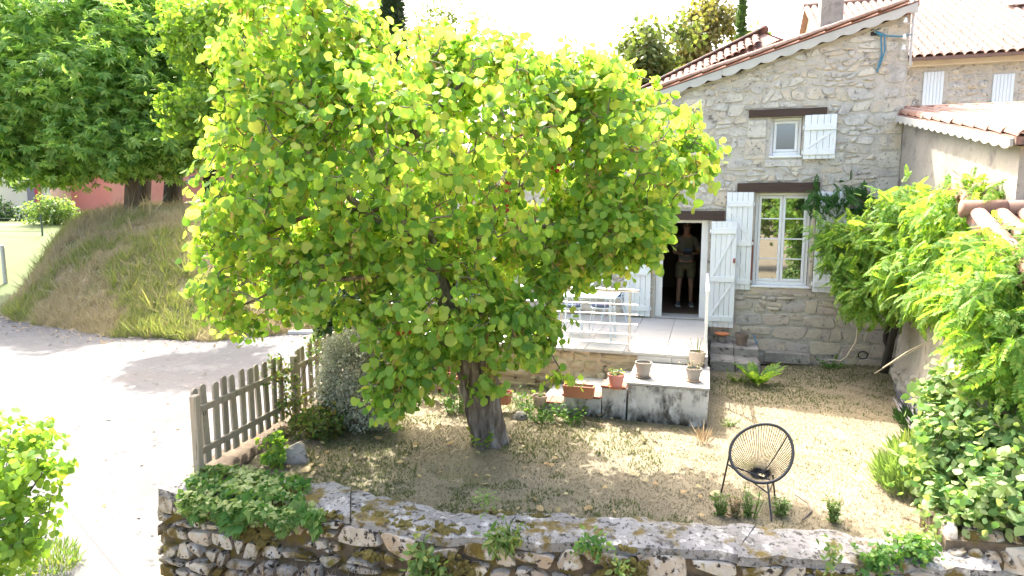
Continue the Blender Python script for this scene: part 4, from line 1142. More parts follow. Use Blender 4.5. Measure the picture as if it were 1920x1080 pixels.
for k, (a, b, l) in enumerate([(0.03, .62, .0), (.63, 1.50, -.02), (1.51, 2.05, .012), (2.06, 3.4, -.004), (3.41, 5.2, .004), (5.205, 7.1, 0)]): coping(a, b, k * 3.1, l)
# moss cushions on the upper stones
P, O = [], []
for _ in range(3600):
    s = rng.uniform(.2, 6.8); zz = rng.uniform(-.10, .12)
    if mnoise.noise(Vector((s * 2.2, zz * 3, 7))) < .12: continue
    P.append(tuple(ff(s, zz - .1, .045))); O.append(tuple(fnorm(s) + Vector((0, 0, .7))))
for _ in range(9000):                                              # and along the edges of the coping
    s = rng.uniform(.9, 5.2); t_ = rng.beta(.45, .7)
    if mnoise.noise(Vector((s * 2.4, t_ * 2.5, 17))) < .16 + .10 * max(0, s - 2.5): continue
    f, bk = Vector((*fr_at(s), 0)), Vector((*bk_at(s), 0)); P.append(tuple(f + (bk - f) * t_ + Vector((0, 0, top_at(s) - .012 - .03 * (abs(t_ - .5) * 2) ** 4)) - wb)); O.append((0, -.1, 1))
P, O = np.array(P), nrmz(np.array(O)); n = len(P)
m_moss = M('moss cushion', [(.07, .06, .018), (.14, .115, .03), (.22, .18, .05)], scale=40, bump=1, bscale=160)
V0, F0_ = [], []
for i in range(7):
    a = 6.283 * i / 7; V0.append((math.cos(a), math.sin(a), 0)); 
for i in range(7):
    a = 6.283 * i / 7; V0.append((math.cos(a) * .65, math.sin(a) * .65, .42))
V0.append((0, 0, .55)); V0.append((0, 0, .55))
F0_ = [(i, (i + 1) % 7, 7 + (i + 1) % 7, 7 + i) for i in range(7)] + [(7 + i, 7 + (i + 1) % 7, 14, 15) for i in range(7)]
Vm, Fm = joined((np.array(V0), np.array(F0_)), P, frames(rng.normal(size=(n, 3)), O), .015 * np.exp(rng.normal(size=n) * .45))
o = link('moss', fast_mesh('moss', Vm, Fm, m_moss, True), wall); o['kind'] = 'stuff'

# ------------------------------------------------------------------ garden wall on the right and the pillar end
gb = Vector((5.1, 7.7, 0))
gw = thing('garden_wall', 'tall rendered stone garden wall under the wisteria, right of the lawn', 'wall', gb)
GP = [(6.72, 11.2), (5.36, 7.9), (3.95, 5.25), (3.55, 4.65)]; GA = arc(GP)
def gp(s): return Vector((float(np.interp(s, GA, [p[0] for p in GP])), float(np.interp(s, GA, [p[1] for p in GP])), 0))
def gn(s): d = (gp(min(GA[-1], s + .3)) - gp(max(0, s - .3))).normalized(); return Vector((d.y, -d.x, 0)) * -1 if (Vector((d.y, -d.x, 0)).x > 0) else Vector((d.y, -d.x, 0))
def gtop(s): return float(np.interp(s, [0, GA[1], GA[2] - .6, GA[2] + .1, GA[3]], [2.2, 2.15, 1.7, .32, .2]))
nu, nv = 90, 26; V = []; F = []
for i in range(nu + 1):
    s = GA[-1] * i / nu; b = gp(s); k = gn(s)
    for j in range(nv + 1):
        t = j / nv; z = t * gtop(s); q = b + k * (.10 * (1 - t) ** 2 + .035 * mnoise.noise(Vector((s * 2, z * 2, 0))) + .02 * mnoise.noise(Vector((s * 7, z * 7, 2)))) + Vector((0, 0, z - .05))
        V.append(q - gb)
    V.append(b - k * .45 + Vector((0, 0, gtop(s))) - gb); V.append(b - k * .45 - gb)
w_ = nv + 3
for i in range(nu):
    for j in range(w_ - 1): F.append((i * w_ + j, (i + 1) * w_ + j, (i + 1) * w_ + j + 1, i * w_ + j + 1))
F.append(tuple(nu * w_ + j for j in range(w_)))
MB().add(V, F).build('render', m_gardenwall, gw, smooth='all', fix=True)
cells = masonry(.1, GA[-1] - .05, 0.0, .75, (.09, .17), (.12, .28), .03, .5, seed=31)
cells = [c for c in cells if (sum(p[1] for p in c) / len(c)) < .34 + .25 * n2(sum(p[0] for p in c) / len(c), 0, 1.2) or sum(p[0] for p in c) / len(c) > GA[2] - .4]
cells = [c for c in cells if max(p[1] for p in c) < gtop(sum(p[0] for p in c) / len(c)) - .08]
lay_stones(cells, lambda a, b, o: gp(a) + gn(a) * (o + .10 * (1 - b / 2.1) ** 2 + .01) + Vector((0, 0, b - .03)) - gb, gw, m_gardenwall, d=.035)
# cross piece at the corner facing the viewer
pl = thing('wall_pillar', 'weathered rubble wall end below the big pale green shrub', 'wall', (3.75, 4.55, -.6))
PB = Vector((3.75, 4.55, -.6))
MB().add([Vector(p) - PB for p in [(3.32, 4.62, -.7), (5.6, 4.15, -.7), (5.8, 4.9, -.7), (3.5, 5.2, -.7), (3.32, 4.62, .19), (5.6, 4.15, .24), (5.8, 4.9, .34), (3.5, 5.2, .22)]],
         [(3, 2, 1, 0), (4, 5, 6, 7), (0, 1, 5, 4), (1, 2, 6, 5), (2, 3, 7, 6), (3, 0, 4, 7)]).build('core', m_wallmortar, pl)
cells = masonry(0, 2.3, -.7, .18, (.10, .2), (.14, .34), .024, .5, seed=44)
lay_stones(cells, lambda a, b, o: Vector((3.32, 4.62, b)) + Vector((.979, -.202, 0)) * a + Vector((-.202, -.979, 0)) * (o + .01) - PB, pl, m_wallstone, d=.04)
cells = masonry(0, 2.2, 0, .6, (.14, .24), (.16, .34), .02, .5, seed=45)
lay_stones(cells, lambda a, b, o: Vector((3.32, 4.62, .20 + .022 * a + .06 * b)) + Vector((.979, -.202, 0)) * a + Vector((.25, .97, 0)) * b + Vector((0, 0, o)) - PB, pl, m_wallstone, d=.04)

# ------------------------------------------------------------------ picket fence
def fence(label, a, b, za, zb, n, h, posts, fig=0):
    A, B = Vector((*a, za)), Vector((*b, zb)); d = B - A; L = math.hypot(d.x, d.y); rz = math.atan2(d.y, d.x); sl = d.z / L
    t = thing('picket_fence', label, 'fence', A, rz)
    ol = [(-.043, 0), (.043, 0), (.043, h - .035)] + [(.043 * math.cos(x), h - .035 + .035 * math.sin(x)) for x in (.5, 1.05, 1.57, 2.1, 2.64)] + [(-.043, h - .035)]
    me = MB().prism(ol, -.011, .011, lambda p, q, dd: (p, dd, q)).mesh('picket', m_wood)
    for i in range(n):
        s = (i + .5) * L / n
        if any(abs(s - p) < .05 for p in posts): continue
        o = link('picket', me, t); o.location = (s, .026, s * sl + .05 + random.uniform(-.012, .012)); o.rotation_euler = (random.uniform(-.02, .02), random.uniform(-.035, .035), random.uniform(-.06, .06))
    for z in (h * .28, h * .80): MB().bbox((.02, -.022, z - .033), (L - .02, .0145, z + .033), .005, Matrix(((1, 0, 0, 0), (0, 1, 0, 0), (sl, 0, 1, 0), (0, 0, 0, 1)))).build('rail', m_wood, t)
    for p in posts: MB().bbox((p - .042, -.075, p * sl - .12), (p + .042, .009 - .018, p * sl + h + .01), .008).build('post', m_wood, t)
    return t
fp = (-3.03, 5.86)
f1 = fence('weathered grey picket fence panel along the road, its end post on the wall corner', fp, (-2.72, 7.74), .15, .10, 12, .80, [0.0, 1.87])
MB().tube([(.06 + .02 * math.cos(a), -.09, .62 + .02 * math.sin(a)) for a in np.linspace(0, 6.283, 9)[:-1]], .004, 5, closed=True).build('ring', m_blacksteel, f1)
fence('picket fence panel overgrown by rose behind the silver shrub', (-2.70, 7.80), (-2.36, 9.6), .10, .14, 11, .80, [1.8])
fence('dark picket fence panel in the shade behind the tree trunk', (-2.3, 9.62), (-.62, 8.50), .05, .02, 12, .78, [1.98])
# low footing wall under the fence
fw_ = thing('footing_wall', 'low rough stone footing under the picket fence beside the road', 'wall', (-2.9, 7, -.6))
FWB = Vector((-2.9, 7, -.6))
V, F = [], []; n = 40; sec = [(-.22, -1.0), (-.20, .02), (-.10, .10), (.12, .09), (.24, 0), (.26, -1.0)]
for i in range(n + 1):
    t = i / n; c = Vector((-3.16, 6.1, 0)).lerp(Vector((-2.4, 9.9, 0)), t)
    for k, (x, z) in enumerate(sec): V.append(c + Vector((x + .04 * mnoise.noise(Vector((t * 20, k * 2, 0))), 0, z + .05 * mnoise.noise(Vector((t * 22, k * 2, 5))))) - FWB)
for i in range(n):
    for k in range(5): F.append((i * 6 + k, i * 6 + k + 1, i * 6 + 7 + k, i * 6 + 6 + k))
F += [tuple(range(6)), tuple(n * 6 + k for k in range(5, -1, -1))]
MB().add(V, F).build('footing', m_earth, fw_, smooth='all', fix=True)
def rock(label, c, r, seed, mat=m_rock):
    import bmesh
    bm = bmesh.new(); bmesh.ops.create_icosphere(bm, subdivisions=3, radius=1)
    for v in bm.verts:
        f = 1 + .45 * mnoise.noise(v.co * 1.3 + Vector((seed, 0, 0))) + .15 * mnoise.noise(v.co * 3.5 + Vector((0, seed, 0)))
        v.co = Vector((v.co.x * r[0], v.co.y * r[1], v.co.z * r[2])) * f
    me = bpy.data.meshes.new('rock'); bm.to_mesh(me); bm.free(); me.materials.append(mat); me.polygons.foreach_set('use_smooth', [True] * len(me.polygons)); me.set_sharp_from_angle(angle=R(35))
    o = link('rock', me); o.location = c; return tag(o, label, 'rock')
q = G(548, 862, .05); rock('pitted grey rock between fence and lawn next to the yellow-green plant', (q.x, q.y + .1, .06), (.15, .12, .13), 3)
q = G(975, 785, 0); rock('small pale rock among weeds below the ochre terrace wall', (q.x, q.y, .03), (.09, .07, .06), 8)

# ------------------------------------------------------------------ acapulco style chair
CB = Vector((2.21, 5.70, 0))
ch = thing('cord_chair', 'round black cord lounge chair standing on the dry lawn', 'chair', CB)
fdir = Vector((-.42, -.907, 0)).normalized(); sdir = Vector((-fdir.y, fdir.x, 0)); al = R(47)
back = (-fdir) * math.cos(al) + Vector((0, 0, math.sin(al)))
Cc = Vector((.11, .0, .465)); ra, rb = .262, .300
rho = R(28); sdir2 = sdir * math.cos(rho) - back * math.sin(rho); back2 = back * math.cos(rho) + sdir * math.sin(rho)
def rim(a):
    e = 1 - .10 * math.sin(a)                                       # egg: narrower at the top
    return Cc + sdir2 * (ra * e * math.cos(a)) + back2 * (rb * math.sin(a))
MB().tube([rim(a) for a in np.linspace(0, 6.2832, 49)[:-1]], .0145, 10, closed=True).build('rim', m_blacksteel, ch, 'all')
nn_ = sdir.cross(back)
nn_ = nn_ if nn_.z < 0 else -nn_
hub = Cc - back * .13 + nn_ * .24
MB().tube([hub + (sdir * math.cos(a) + (-fdir * .95 + Vector((0, 0, .3))) * math.sin(a)) * .038 for a in np.linspace(0, 6.2832, 20)[:-1]], .010, 6, closed=True).build('hub_ring', m_black, ch, 'all')
for i in range(64):
    a = 6.2832 * i / 64; e = rim(a); h = hub + (sdir * math.cos(a) + (-fdir * .95 + Vector((0, 0, .3))) * math.sin(a)) * .040
    mid = (e + h) / 2 + nn_ * .045
    pts = [e, e * .56 + mid * .44 + nn_ * .012, mid, mid * .44 + h * .56 + nn_ * .012, h]
    MB().tube(pts, .0028, 4, cap=False).build('cord', m_black, ch)
MB().tube([rim(1.2), rim(1.2) * .5 + hub * .5 + nn_ * .06, hub], .006, 6).build('spine', m_blacksteel, ch)
feet = [G(1447, 978) - CB, G(1453, 934) - CB, G(1352, 925) - CB]
tops = [rim(-.75) + Vector((-.02, .0, -.005)), hub * .6 + rim(.2) * .4 + Vector((0, 0, -.04)), rim(3.75) + Vector((0, 0, -.01))]
kn = []
for f, tp in zip(feet, tops):
    MB().tube([f, tp], .0085, 7).build('leg', m_blacksteel, ch, True); kn.append(f + (tp - f) * .72)
for i in range(3): MB().tube([kn[i], kn[(i + 1) % 3]], .007, 6).build('brace', m_blacksteel, ch, True)

# ------------------------------------------------------------------ things by the house foot
mb = MB(); mb.tube([W(1595, 590, 10.4), W(1608, 612, 10.35), W(1605, 640, 10.3), W(1588, 668, 10.3), W(1575, 678, 10.3), W(1563, 674, 10.3)], .012, 6); tag(mb.build('bent_stick', m_rope, None, True), 'pale bent cane hanging in front of wall left of wisteria stem', 'stick')
mb = MB(); mb.tube([W(1618 + 9 * math.cos(a), 666 + 7 * math.sin(a), 10.72) for a in np.linspace(0, 6.283, 13)[:-1]], .010, 6, closed=True); tag(mb.build('hose_coil', m_blacksteel, None, True), 'dark small hoop leaning on the house wall near wisteria stem', 'hoop')
mb = MB(); mb.tube([W(1598 + 8 * math.cos(a), 664 + 7 * math.sin(a), 10.74) for a in np.linspace(0, 6.283, 13)[:-1]], .012, 6, closed=True); tag(mb.build('cane_ring', m_rope, None, True), 'pale small ring on house wall left of the dark hoop', 'hoop')
mb = MB(); mb.tube([W(1413, 628, 11.3), W(1418, 642, 11.2), W(1417, 656, 11.2), W(1422, 664, 11.2)], .012, 6); tag(mb.build('hose_end', m_bluecable, None, True), 'short blue hose end by the brown pot', 'hose')
b1 = thing('stone_bench_slab', 'long dark stone slab lying at foot of house wall right of fern', 'slab', hw(1.95, -.12, 0), HZ)
link('slab', rough_block((-.42, -.10, -.02), (.34, .09, .17), m_rock, 'slab', 7, .02), b1)
q = G(1455, 700, 0); pot('flower_pot', 'small grey pot in shade at the end of the long stone slab', 'flower pot', (q.x, q.y, 0), .07, .13, m_greypot, False)

#SPLIT
# ------------------------------------------------------------------ plants
def tree(name, label, cat, base, lobes, limbs, n, per, length, size, tm, lmat, bmat, p=5, droop=.5, up=.3, face=.8, jit=.5, n_obj=0, holes=0, hs=1.4, trunk_n=10, group=None, twigs=True, piece='leaf', lump=.12, maxr=.03, twmat=None, rtip=.004):
    """limbs: list of (points, r0, r1) in world space; lobes in world space"""
    B = Vector(base); t = thing(name, label, cat, B, 0, group)
    skel = []
    for k, (pts, r0, r1) in enumerate(limbs):
        mb = MB(); o = limb(mb, [Vector(q) - B for q in pts], r0, r1, trunk_n if k == 0 else 8, .04 if k else .02, lump, k * 3.7)
        mb.build('trunk' if k == 0 else 'limb', bmat, t, 'all')
        skel += [tuple(q) for q in (o[len(o) // 3:] if k == 0 else o)]
    P, O = sample_lobes(rel(lobes, B), n, p, holes, hs)
    if twigs: twig_net(P, skel, maxr=maxr, rtip=rtip).build('twigs', twmat or m_twig, t, 'all')['kind'] = 'stuff'
    pp, RR, S = sprays(P, O, per, length, size, droop, up, face, jit)
    scatter(t, tm, pp, RR, S, lmat, n_obj, piece, 'crown')
    return t, P, O

# --- the judas tree
Bt = (-.26, 7.16, -.05)
J0 = Vector(Bt)
jl = [lob(830, 300, 7.1, 2.0, 1.24, 1.75), lob(560, 330, 7.0, .95, 1.15, 1.2), lob(500, 535, 6.9, .62, .36, .8), lob(555, 95, 7.3, .78, .78, 1.1), lob(775, 145, 7.2, .80, .42, .8),
      lob(910, 165, 7.2, .75, .42, .8), lob(1150, 290, 7.2, .95, .82, 1.2), lob(1140, 425, 7.0, .72, .42, .9), lob(860, 210, 7.5, .8, .5, .9), lob(690, 450, 8.5, 1.1, .65, .8), lob(890, 470, 8.6, .9, .55, .8), lob(645, 75, 7.3, .48, .45, .7), lob(1060, 485, 6.8, .5, .30, .5), lob(1080, 190, 7.3, .7, .45, .9), lob(820, 560, 6.6, .95, .50, .9), lob(780, 680, 6.35, .42, .24, .35), lob(735, 730, 6.25, .22, .28, .2), lob(715, 795, 6.2, .06, .12, .08), lob(960, 610, 6.5, .55, .28, .5),
      lob(640, 520, 6.7, .7, .45, .8), lob(1010, 640, 6.6, .18, .20, .22), lob(1045, 700, 6.7, .10, .10, .1), lob(430, 440, 6.95, .30, .30, .5), lob(440, 600, 6.8, .22, .14, .3), lob(1215, 480, 6.9, .28, .27, .4), lob(1285, 300, 7.2, .30, .28, .5), lob(920, 700, 6.4, .15, .14, .15), lob(1065, 95, 7.4, .08, .06, .1), lob(985, 560, 6.7, .40, .28, .5), lob(905, 745, 6.9, .1, .08, .1)]
def jw(px, py, Y): return W(px, py, Y)
jlimbs = [([J0, jw(905, 780, 7.12), jw(882, 710, 7.1), jw(862, 630, 7.05), jw(845, 575, 7.0)], .175, .115),
          ([jw(850, 590, 7.0), jw(815, 520, 6.95), jw(770, 460, 6.95), jw(735, 380, 7.0), jw(700, 290, 7.05), jw(655, 190, 7.1), jw(610, 90, 7.2)], .105, .02),
          ([jw(848, 590, 7.05), jw(862, 520, 7.15), jw(900, 450, 7.3), jw(960, 370, 7.5), jw(1040, 290, 7.5), jw(1120, 230, 7.5)], .085, .018),
          ([jw(735, 385, 7.0), jw(670, 395, 6.8), jw(590, 400, 6.6), jw(500, 440, 6.6)], .05, .014),
          ([jw(770, 460, 6.95), jw(690, 400, 6.6), jw(610, 340, 6.4), jw(520, 300, 6.5)], .05, .014),
          ([jw(905, 445, 7.3), jw(990, 430, 6.9), jw(1080, 420, 6.6), jw(1170, 440, 6.6)], .045, .012),
          ([jw(720, 340, 7.0), jw(790, 240, 6.7), jw(850, 170, 6.5), jw(900, 130, 6.6)], .05, .012),
          ([jw(862, 520, 7.15), jw(800, 420, 7.9), jw(820, 300, 8.3), jw(860, 180, 8.4)], .06, .014),
          ([jw(855, 610, 6.98), jw(810, 630, 6.5), jw(770, 690, 6.3), jw(735, 760, 6.22)], .03, .006),
          ([jw(850, 600, 6.98), jw(920, 590, 6.6), jw(1000, 620, 6.5), jw(1050, 690, 6.6)], .03, .006),
          ([jw(790, 500, 6.95), jw(680, 520, 6.6), jw(560, 530, 6.7), jw(460, 570, 6.8)], .04, .01)]
jt, jP, jO = tree('judas_tree', 'large bright green judas tree with round leaves and leaning dark trunk on the lawn', 'tree', Bt, jl, jlimbs, 4200, 9, .27, .079, t_round(), l_judas, m_bark,
                  p=4.2, droop=.75, up=.35, face=.75, jit=.5, n_obj=300, holes=.20, hs=1.9, trunk_n=36, lump=.17, maxr=.026, rtip=.006)
# second twisted stem and root flare
mb = MB(); limb(mb, [J0 + Vector((.12, .02, 0)) - J0, jw(925, 770, 7.1) - J0, jw(918, 700, 7.12) - J0, jw(890, 640, 7.1) - J0, jw(860, 580, 7.05) - J0], .125, .07, 14, .02, .2, 9.1); mb.build('stem', m_bark, jt, 'all')
# seed pods
sel = rng.choice(len(jP), 1300, replace=False); pp, RR, S = sprays(jP[sel] - jO[sel] * .08, jO[sel], 8, .20, .090, .9, 0, .5, .8)
scatter(jt, t_quad(.11), pp, RR, S, l_pod, 0, mass='seed_pods')
for (px, py, Y) in [(1045, 312, 6.2), (945, 388, 5.9), (1185, 275, 6.4), (757, 622, 5.9), (950, 340, 6.0)]:
    q = W(px, py, Y) - J0; P = np.array([tuple(q)] * 5) + rng.normal(size=(5, 3)) * .03
    scatter(jt, t_round(), P, frames(rng.normal(size=(5, 3)) + np.array([0, 0, -1]), rng.normal(size=(5, 3)) + np.array([0, -1.5, 0])), np.full(5, .036), l_redleaf, 0, mass='red_leaves')
# suckers at the foot
t = thing('sucker_shoots', 'bright green shoots sprouting at the foot of the leaning tree trunk', 'plant', (G(908, 838).x, G(908, 838).y - .02, 0))
sprig(t, (0, 0, 0), 12, .22, .17, t_round(), .065, l_judas, 4)

# --- chestnut on the bank and the trees about it
def gy(px, Y): x = (px - 960) / FPX * Y; return Vector((x, Y, bank_z(x, Y) - .1))
b = gy(250, 24.5)
cl = [lob(180, 150, 24.5, 4.3, 3.2, 3.8), lob(60, 210, 24, 2.7, 2.2, 2.6), lob(300, 215, 24, 1.8, 1.6, 2.2), lob(215, 275, 23.5, 3.0, .6, 2.6), lob(120, 50, 24.6, 2.9, 1.9, 2.9), lob(-60, 140, 24, 2.0, 2.2, 2.4), lob(250, 30, 25, 2.3, 1.4, 2.3), lob(50, 300, 23.5, 1.9, .5, 1.7), lob(290, 120, 24.6, 1.5, 1.7, 2.1), lob(330, 290, 23.7, .9, .4, .9)]
tree('chestnut_tree', 'big dark green chestnut tree with a pale trunk on the grassy bank', 'tree', b, cl, [([b, W(248, 340, 24.5), W(235, 260, 24.5), W(200, 120, 24.5)], .27, .12), ([W(243, 300, 24.5), W(150, 240, 23.7), W(60, 200, 23.2)], .18, .06), ([W(240, 280, 24.5), W(300, 220, 24), W(330, 160, 24)], .17, .06)],
     3300, 9, 1.0, .27, t_palm(), l_chest, m_bark2, p=5, droop=.25, up=.85, face=.5, jit=.45, holes=.2, hs=.6, trunk_n=14, rtip=.01)
b = gy(445, 18.3)
tree('judas_tree', 'smaller pale green tree on the bank between the chestnut and the big judas tree', 'tree', b, [lob(410, 90, 18.2, 1.2, 1.2, 1.3), lob(360, 200, 17.6, .75, .42, .8), lob(440, 210, 17.9, .9, .8, 1.1), lob(345, 40, 18.2, .7, .6, .9), lob(450, 20, 18.6, 1.1, .8, 1.1), lob(400, 245, 17.4, .5, .22, .5), lob(330, 235, 17.4, .35, .2, .4), lob(310, 190, 17.5, .22, .2, .3)],
     [([b, W(445, 330, 18.3), W(440, 220, 18.2), W(420, 100, 18.2)], .2, .06), ([W(441, 240, 18.2), W(390, 215, 17.8), W(330, 210, 17.5)], .07, .02), ([W(435, 180, 18.2), W(380, 120, 18.0), W(350, 60, 18.2)], .06, .02)], 760, 9, .5, .12, t_round(), l_judas2, m_barkdark, p=4, droop=.6, holes=.2, hs=.9, rtip=.008)
b = gy(398, 28)
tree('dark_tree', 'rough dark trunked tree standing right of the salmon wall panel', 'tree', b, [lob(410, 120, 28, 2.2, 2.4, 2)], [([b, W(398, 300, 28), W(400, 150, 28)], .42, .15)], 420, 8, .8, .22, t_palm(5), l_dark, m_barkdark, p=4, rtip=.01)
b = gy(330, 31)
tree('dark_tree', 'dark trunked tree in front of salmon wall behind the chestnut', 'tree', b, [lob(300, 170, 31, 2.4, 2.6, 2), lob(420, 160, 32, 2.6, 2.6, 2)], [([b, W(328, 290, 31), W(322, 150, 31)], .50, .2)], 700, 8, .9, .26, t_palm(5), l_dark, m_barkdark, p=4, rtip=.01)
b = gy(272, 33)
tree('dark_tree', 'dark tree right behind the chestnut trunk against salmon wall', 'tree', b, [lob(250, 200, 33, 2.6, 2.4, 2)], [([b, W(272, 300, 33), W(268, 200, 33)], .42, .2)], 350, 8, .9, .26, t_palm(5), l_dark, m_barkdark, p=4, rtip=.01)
b = gy(520, 25)
tree('leafy_tree', 'mid green tree seen in gaps behind left side of the judas tree', 'tree', b, [lob(540, 180, 25, 2.4, 2.6, 2), lob(640, 260, 26, 2.4, 2.0, 2)], [([b, W(522, 260, 25), W(530, 150, 25)], .3, .1)], 900, 9, .8, .17, t_round(), l_judas2, m_barkdark, p=4, rtip=.01)

def cypress(label, base, h, r, mat, n=900, size=.3):
    B = Vector(base); t = thing('cypress_tree', label, 'tree', B); mb = MB(); mb.tube([(0, 0, 0), (0, 0, h * .95)], [r * .16, .02], 8); mb.build('trunk', m_barkdark, t)
    z = rng.random(n) ** .8 * h; a = rng.random(n) * 6.283; rr = r * np.clip(np.minimum(z / (h * .12), ((h - z) / h) ** .55 * 1.15), 0, 1) * rng.uniform(.75, 1.08, n)
    P = np.stack([np.cos(a) * rr, np.sin(a) * rr, z], 1); O = nrmz(np.stack([np.cos(a), np.sin(a), np.full(n, .35)], 1))
    scatter(t, t_spray(6), P, frames(np.tile([0, 0, 1.], (n, 1)) + O * .45 + rng.normal(size=(n, 3)) * .2, O + rng.normal(size=(n, 3)) * .3), size * np.exp(rng.normal(size=n) * .25), mat, 0, mass='crown')
cypress('tall dark cypress rising above the crown of the judas tree', (W(742, 400, 32).x, 32, -.6), 13.6 + .6, 1.35, l_cyp, 2600, .5)
cypress('slim young green cypress between brown tree and old tiled roof', (W(1379, 300, 24).x, 24, 0), 10.15, .31, l_cypl, 1300, .22)
def bgtree(label, lobes, base, n, mat, size=.2, per=8, length=.8, holes=.25, tm=None, name='leafy_tree'):
    B = Vector(base); c = Vector(lobes[0][0])
    tree(name, label, 'tree', B, lobes, [([B, B.lerp(c, .5), c], .22, .06)] + [([B.lerp(c, .6), Vector(l[0])], .09, .03) for l in lobes[1:]], n, per, length, size, tm or t_oval(.34), mat, m_bark2, p=3.5, holes=holes, hs=.8, rtip=.012)
bgtree('rounded light green tree behind left end of the stone house roof', [lob(1215, 100, 24, 1.15, .95, 1.2), lob(1190, 140, 24, .9, .7, 1), lob(1255, 80, 24, .8, .6, .9), lob(1230, 190, 24, 1.1, .7, 1)], (W(1215, 300, 24).x, 24, 0), 620, l_bg)
bgtree('brownish green tree with loose crown left of the slim cypress', [lob(1325, 60, 28, 1.0, 1.2, 1.2), lob(1310, 100, 28, .9, .8, 1), lob(1350, 30, 28, .6, .7, .8), lob(1330, 140, 28, 1.3, .6, 1)], (W(1325, 300, 28).x, 28, 0), 560, l_bgb)
bgtree('low bushy tree between slim cypress and old tiled roof', [lob(1410, 85, 30, .55, .45, .6), lob(1390, 110, 30, .9, .5, .8)], (W(1410, 300, 30).x, 30, 0), 160, l_bg)
bgtree('wispy pale tree behind the top of the judas tree', [lob(840, 60, 27, 1.5, 1.3, 1.3), lob(900, 120, 27, 1.2, .9, 1.2)], (W(840, 400, 27).x, 27, 0), 260, l_bg, .12, 8, 1.0, .3)

# --- wisteria
wb_ = Vector((W(1657, 690, 10.35).x, 10.35, 0))
wl = [lob(1610, 470, 9.9, .50, .42, .45), lob(1720, 430, 9.0, .72, .42, .8), lob(1650, 545, 9.4, .50, .36, .5), lob(1760, 520, 8.2, .60, .50, .7), lob(1840, 470, 7.4, .55, .45, .7), lob(1800, 400, 7.9, .45, .22, .6), lob(1855, 560, 6.9, .40, .30, .5), lob(1900, 560, 6.5, .40, .35, .5), lob(1560, 440, 10.2, .22, .2, .25), lob(1885, 590, 6.0, .40, .26, .4), lob(1875, 560, 5.6, .36, .3, .4), lob(1905, 640, 5.3, .3, .28, .35), lob(1870, 640, 5.7, .26, .12, .3), lob(1910, 500, 5.6, .26, .24, .3), lob(1900, 705, 5.2, .26, .18, .25), lob(1790, 560, 7.2, .4, .24, .4), lob(1860, 520, 6.6, .5, .4, .5), lob(1900, 470, 6.3, .34, .26, .4), lob(1930, 720, 5.7, .3, .3, .3), lob(1830, 385, 7.3, .38, .2, .5), lob(1700, 380, 9.0, .35, .2, .4)]
wlim = [([wb_, W(1672, 640, 10.2), W(1680, 600, 10.1), W(1690, 540, 9.8), W(1720, 470, 9.2)], .07, .035), ([W(1668, 660, 10.3), W(1662, 620, 10.25), W(1685, 570, 10.0)], .05, .03), ([W(1700, 520, 9.6), W(1790, 490, 8.4), W(1880, 560, 7.0)], .04, .015), ([W(1690, 530, 9.8), W(1630, 480, 10), W(1570, 440, 10.3)], .03, .01)]
wt, wP, wO = tree('wisteria', 'sprawling bright green wisteria over the garden wall by the house corner', 'climbing plant', wb_, wl, wlim, 3300, 3, .26, .185, t_pinnate(), l_wist, m_barkdark, p=4, droop=.5, up=.75, face=.7, jit=.4, n_obj=300, piece='leaf', maxr=.012)
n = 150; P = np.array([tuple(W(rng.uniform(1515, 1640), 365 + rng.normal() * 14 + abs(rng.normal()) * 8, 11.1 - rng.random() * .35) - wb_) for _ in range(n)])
scatter(wt, t_pinnate(), P, frames(rng.normal(size=(n, 3)) + np.array([0, -.5, -.3]), rng.normal(size=(n, 3)) * .5 + np.array([0, -.6, .8])), .20 * np.exp(rng.normal(size=n) * .2), l_wistd, 0, mass='shade_toned_foliage')
for pts in [[(1640, 700, 9.0), (1690, 670, 8.8), (1745, 640, 8.5)], [(1655, 690, 8.2), (1700, 660, 8), (1760, 630, 7.9)], [(1780, 380, 8), (1860, 355, 7.5), (1905, 335, 7.2)], [(1690, 560, 8.2), (1760, 500, 7.8), (1840, 490, 7.2), (1870, 540, 7)], [(1790, 360, 8), (1800, 330, 8), (1785, 318, 8)]]:
    MB().tube([W(*p) - wb_ for p in pts], [.008, .007, .005, .004][:len(pts)], 5).build('runner', m_rope, wt, True)

# --- big shrub right, fennel, lavender, iris, fern
b = Vector((3.85, 5.25, 0))
sl_ = [lob(1830, 770, 5.6, .42, .36, .4), lob(1785, 830, 5.4, .28, .30, .33), lob(1870, 880, 5.1, .36, .34, .35), lob(1800, 930, 5.1, .28, .26, .3), lob(1775, 745, 5.8, .18, .16, .2), lob(1900, 780, 5.4, .3, .3, .35), lob(1745, 890, 5.3, .14, .2, .2), lob(1890, 960, 4.85, .22, .18, .2), lob(1895, 740, 5.6, .28, .2, .3), lob(1910, 860, 4.9, .26, .3, .3), lob(1840, 1000, 4.75, .16, .1, .16), lob(1890, 940, 4.7, .28, .22, .25), lob(1800, 960, 4.85, .2, .14, .2)]
tree('flowering_shrub', 'pale green broad leaved shrub in the right corner above the wall end', 'shrub', b, sl_, [([b, b + Vector((0, 0, .4)), W(1800, 840, 5.3)], .03, .012)] + [([b + Vector((x * .1, 0, 0)), W(px, py, Y)], .02, .008) for x, px, py, Y in [(1, 1860, 760, 5.5), (-1, 1750, 780, 5.6), (2, 1880, 880, 5.1)]],
     800, 8, .22, .078, t_oval(.36), l_shrub, m_bark2, p=3, droop=.4, up=.6, face=.6, jit=.55, n_obj=300, maxr=.01)
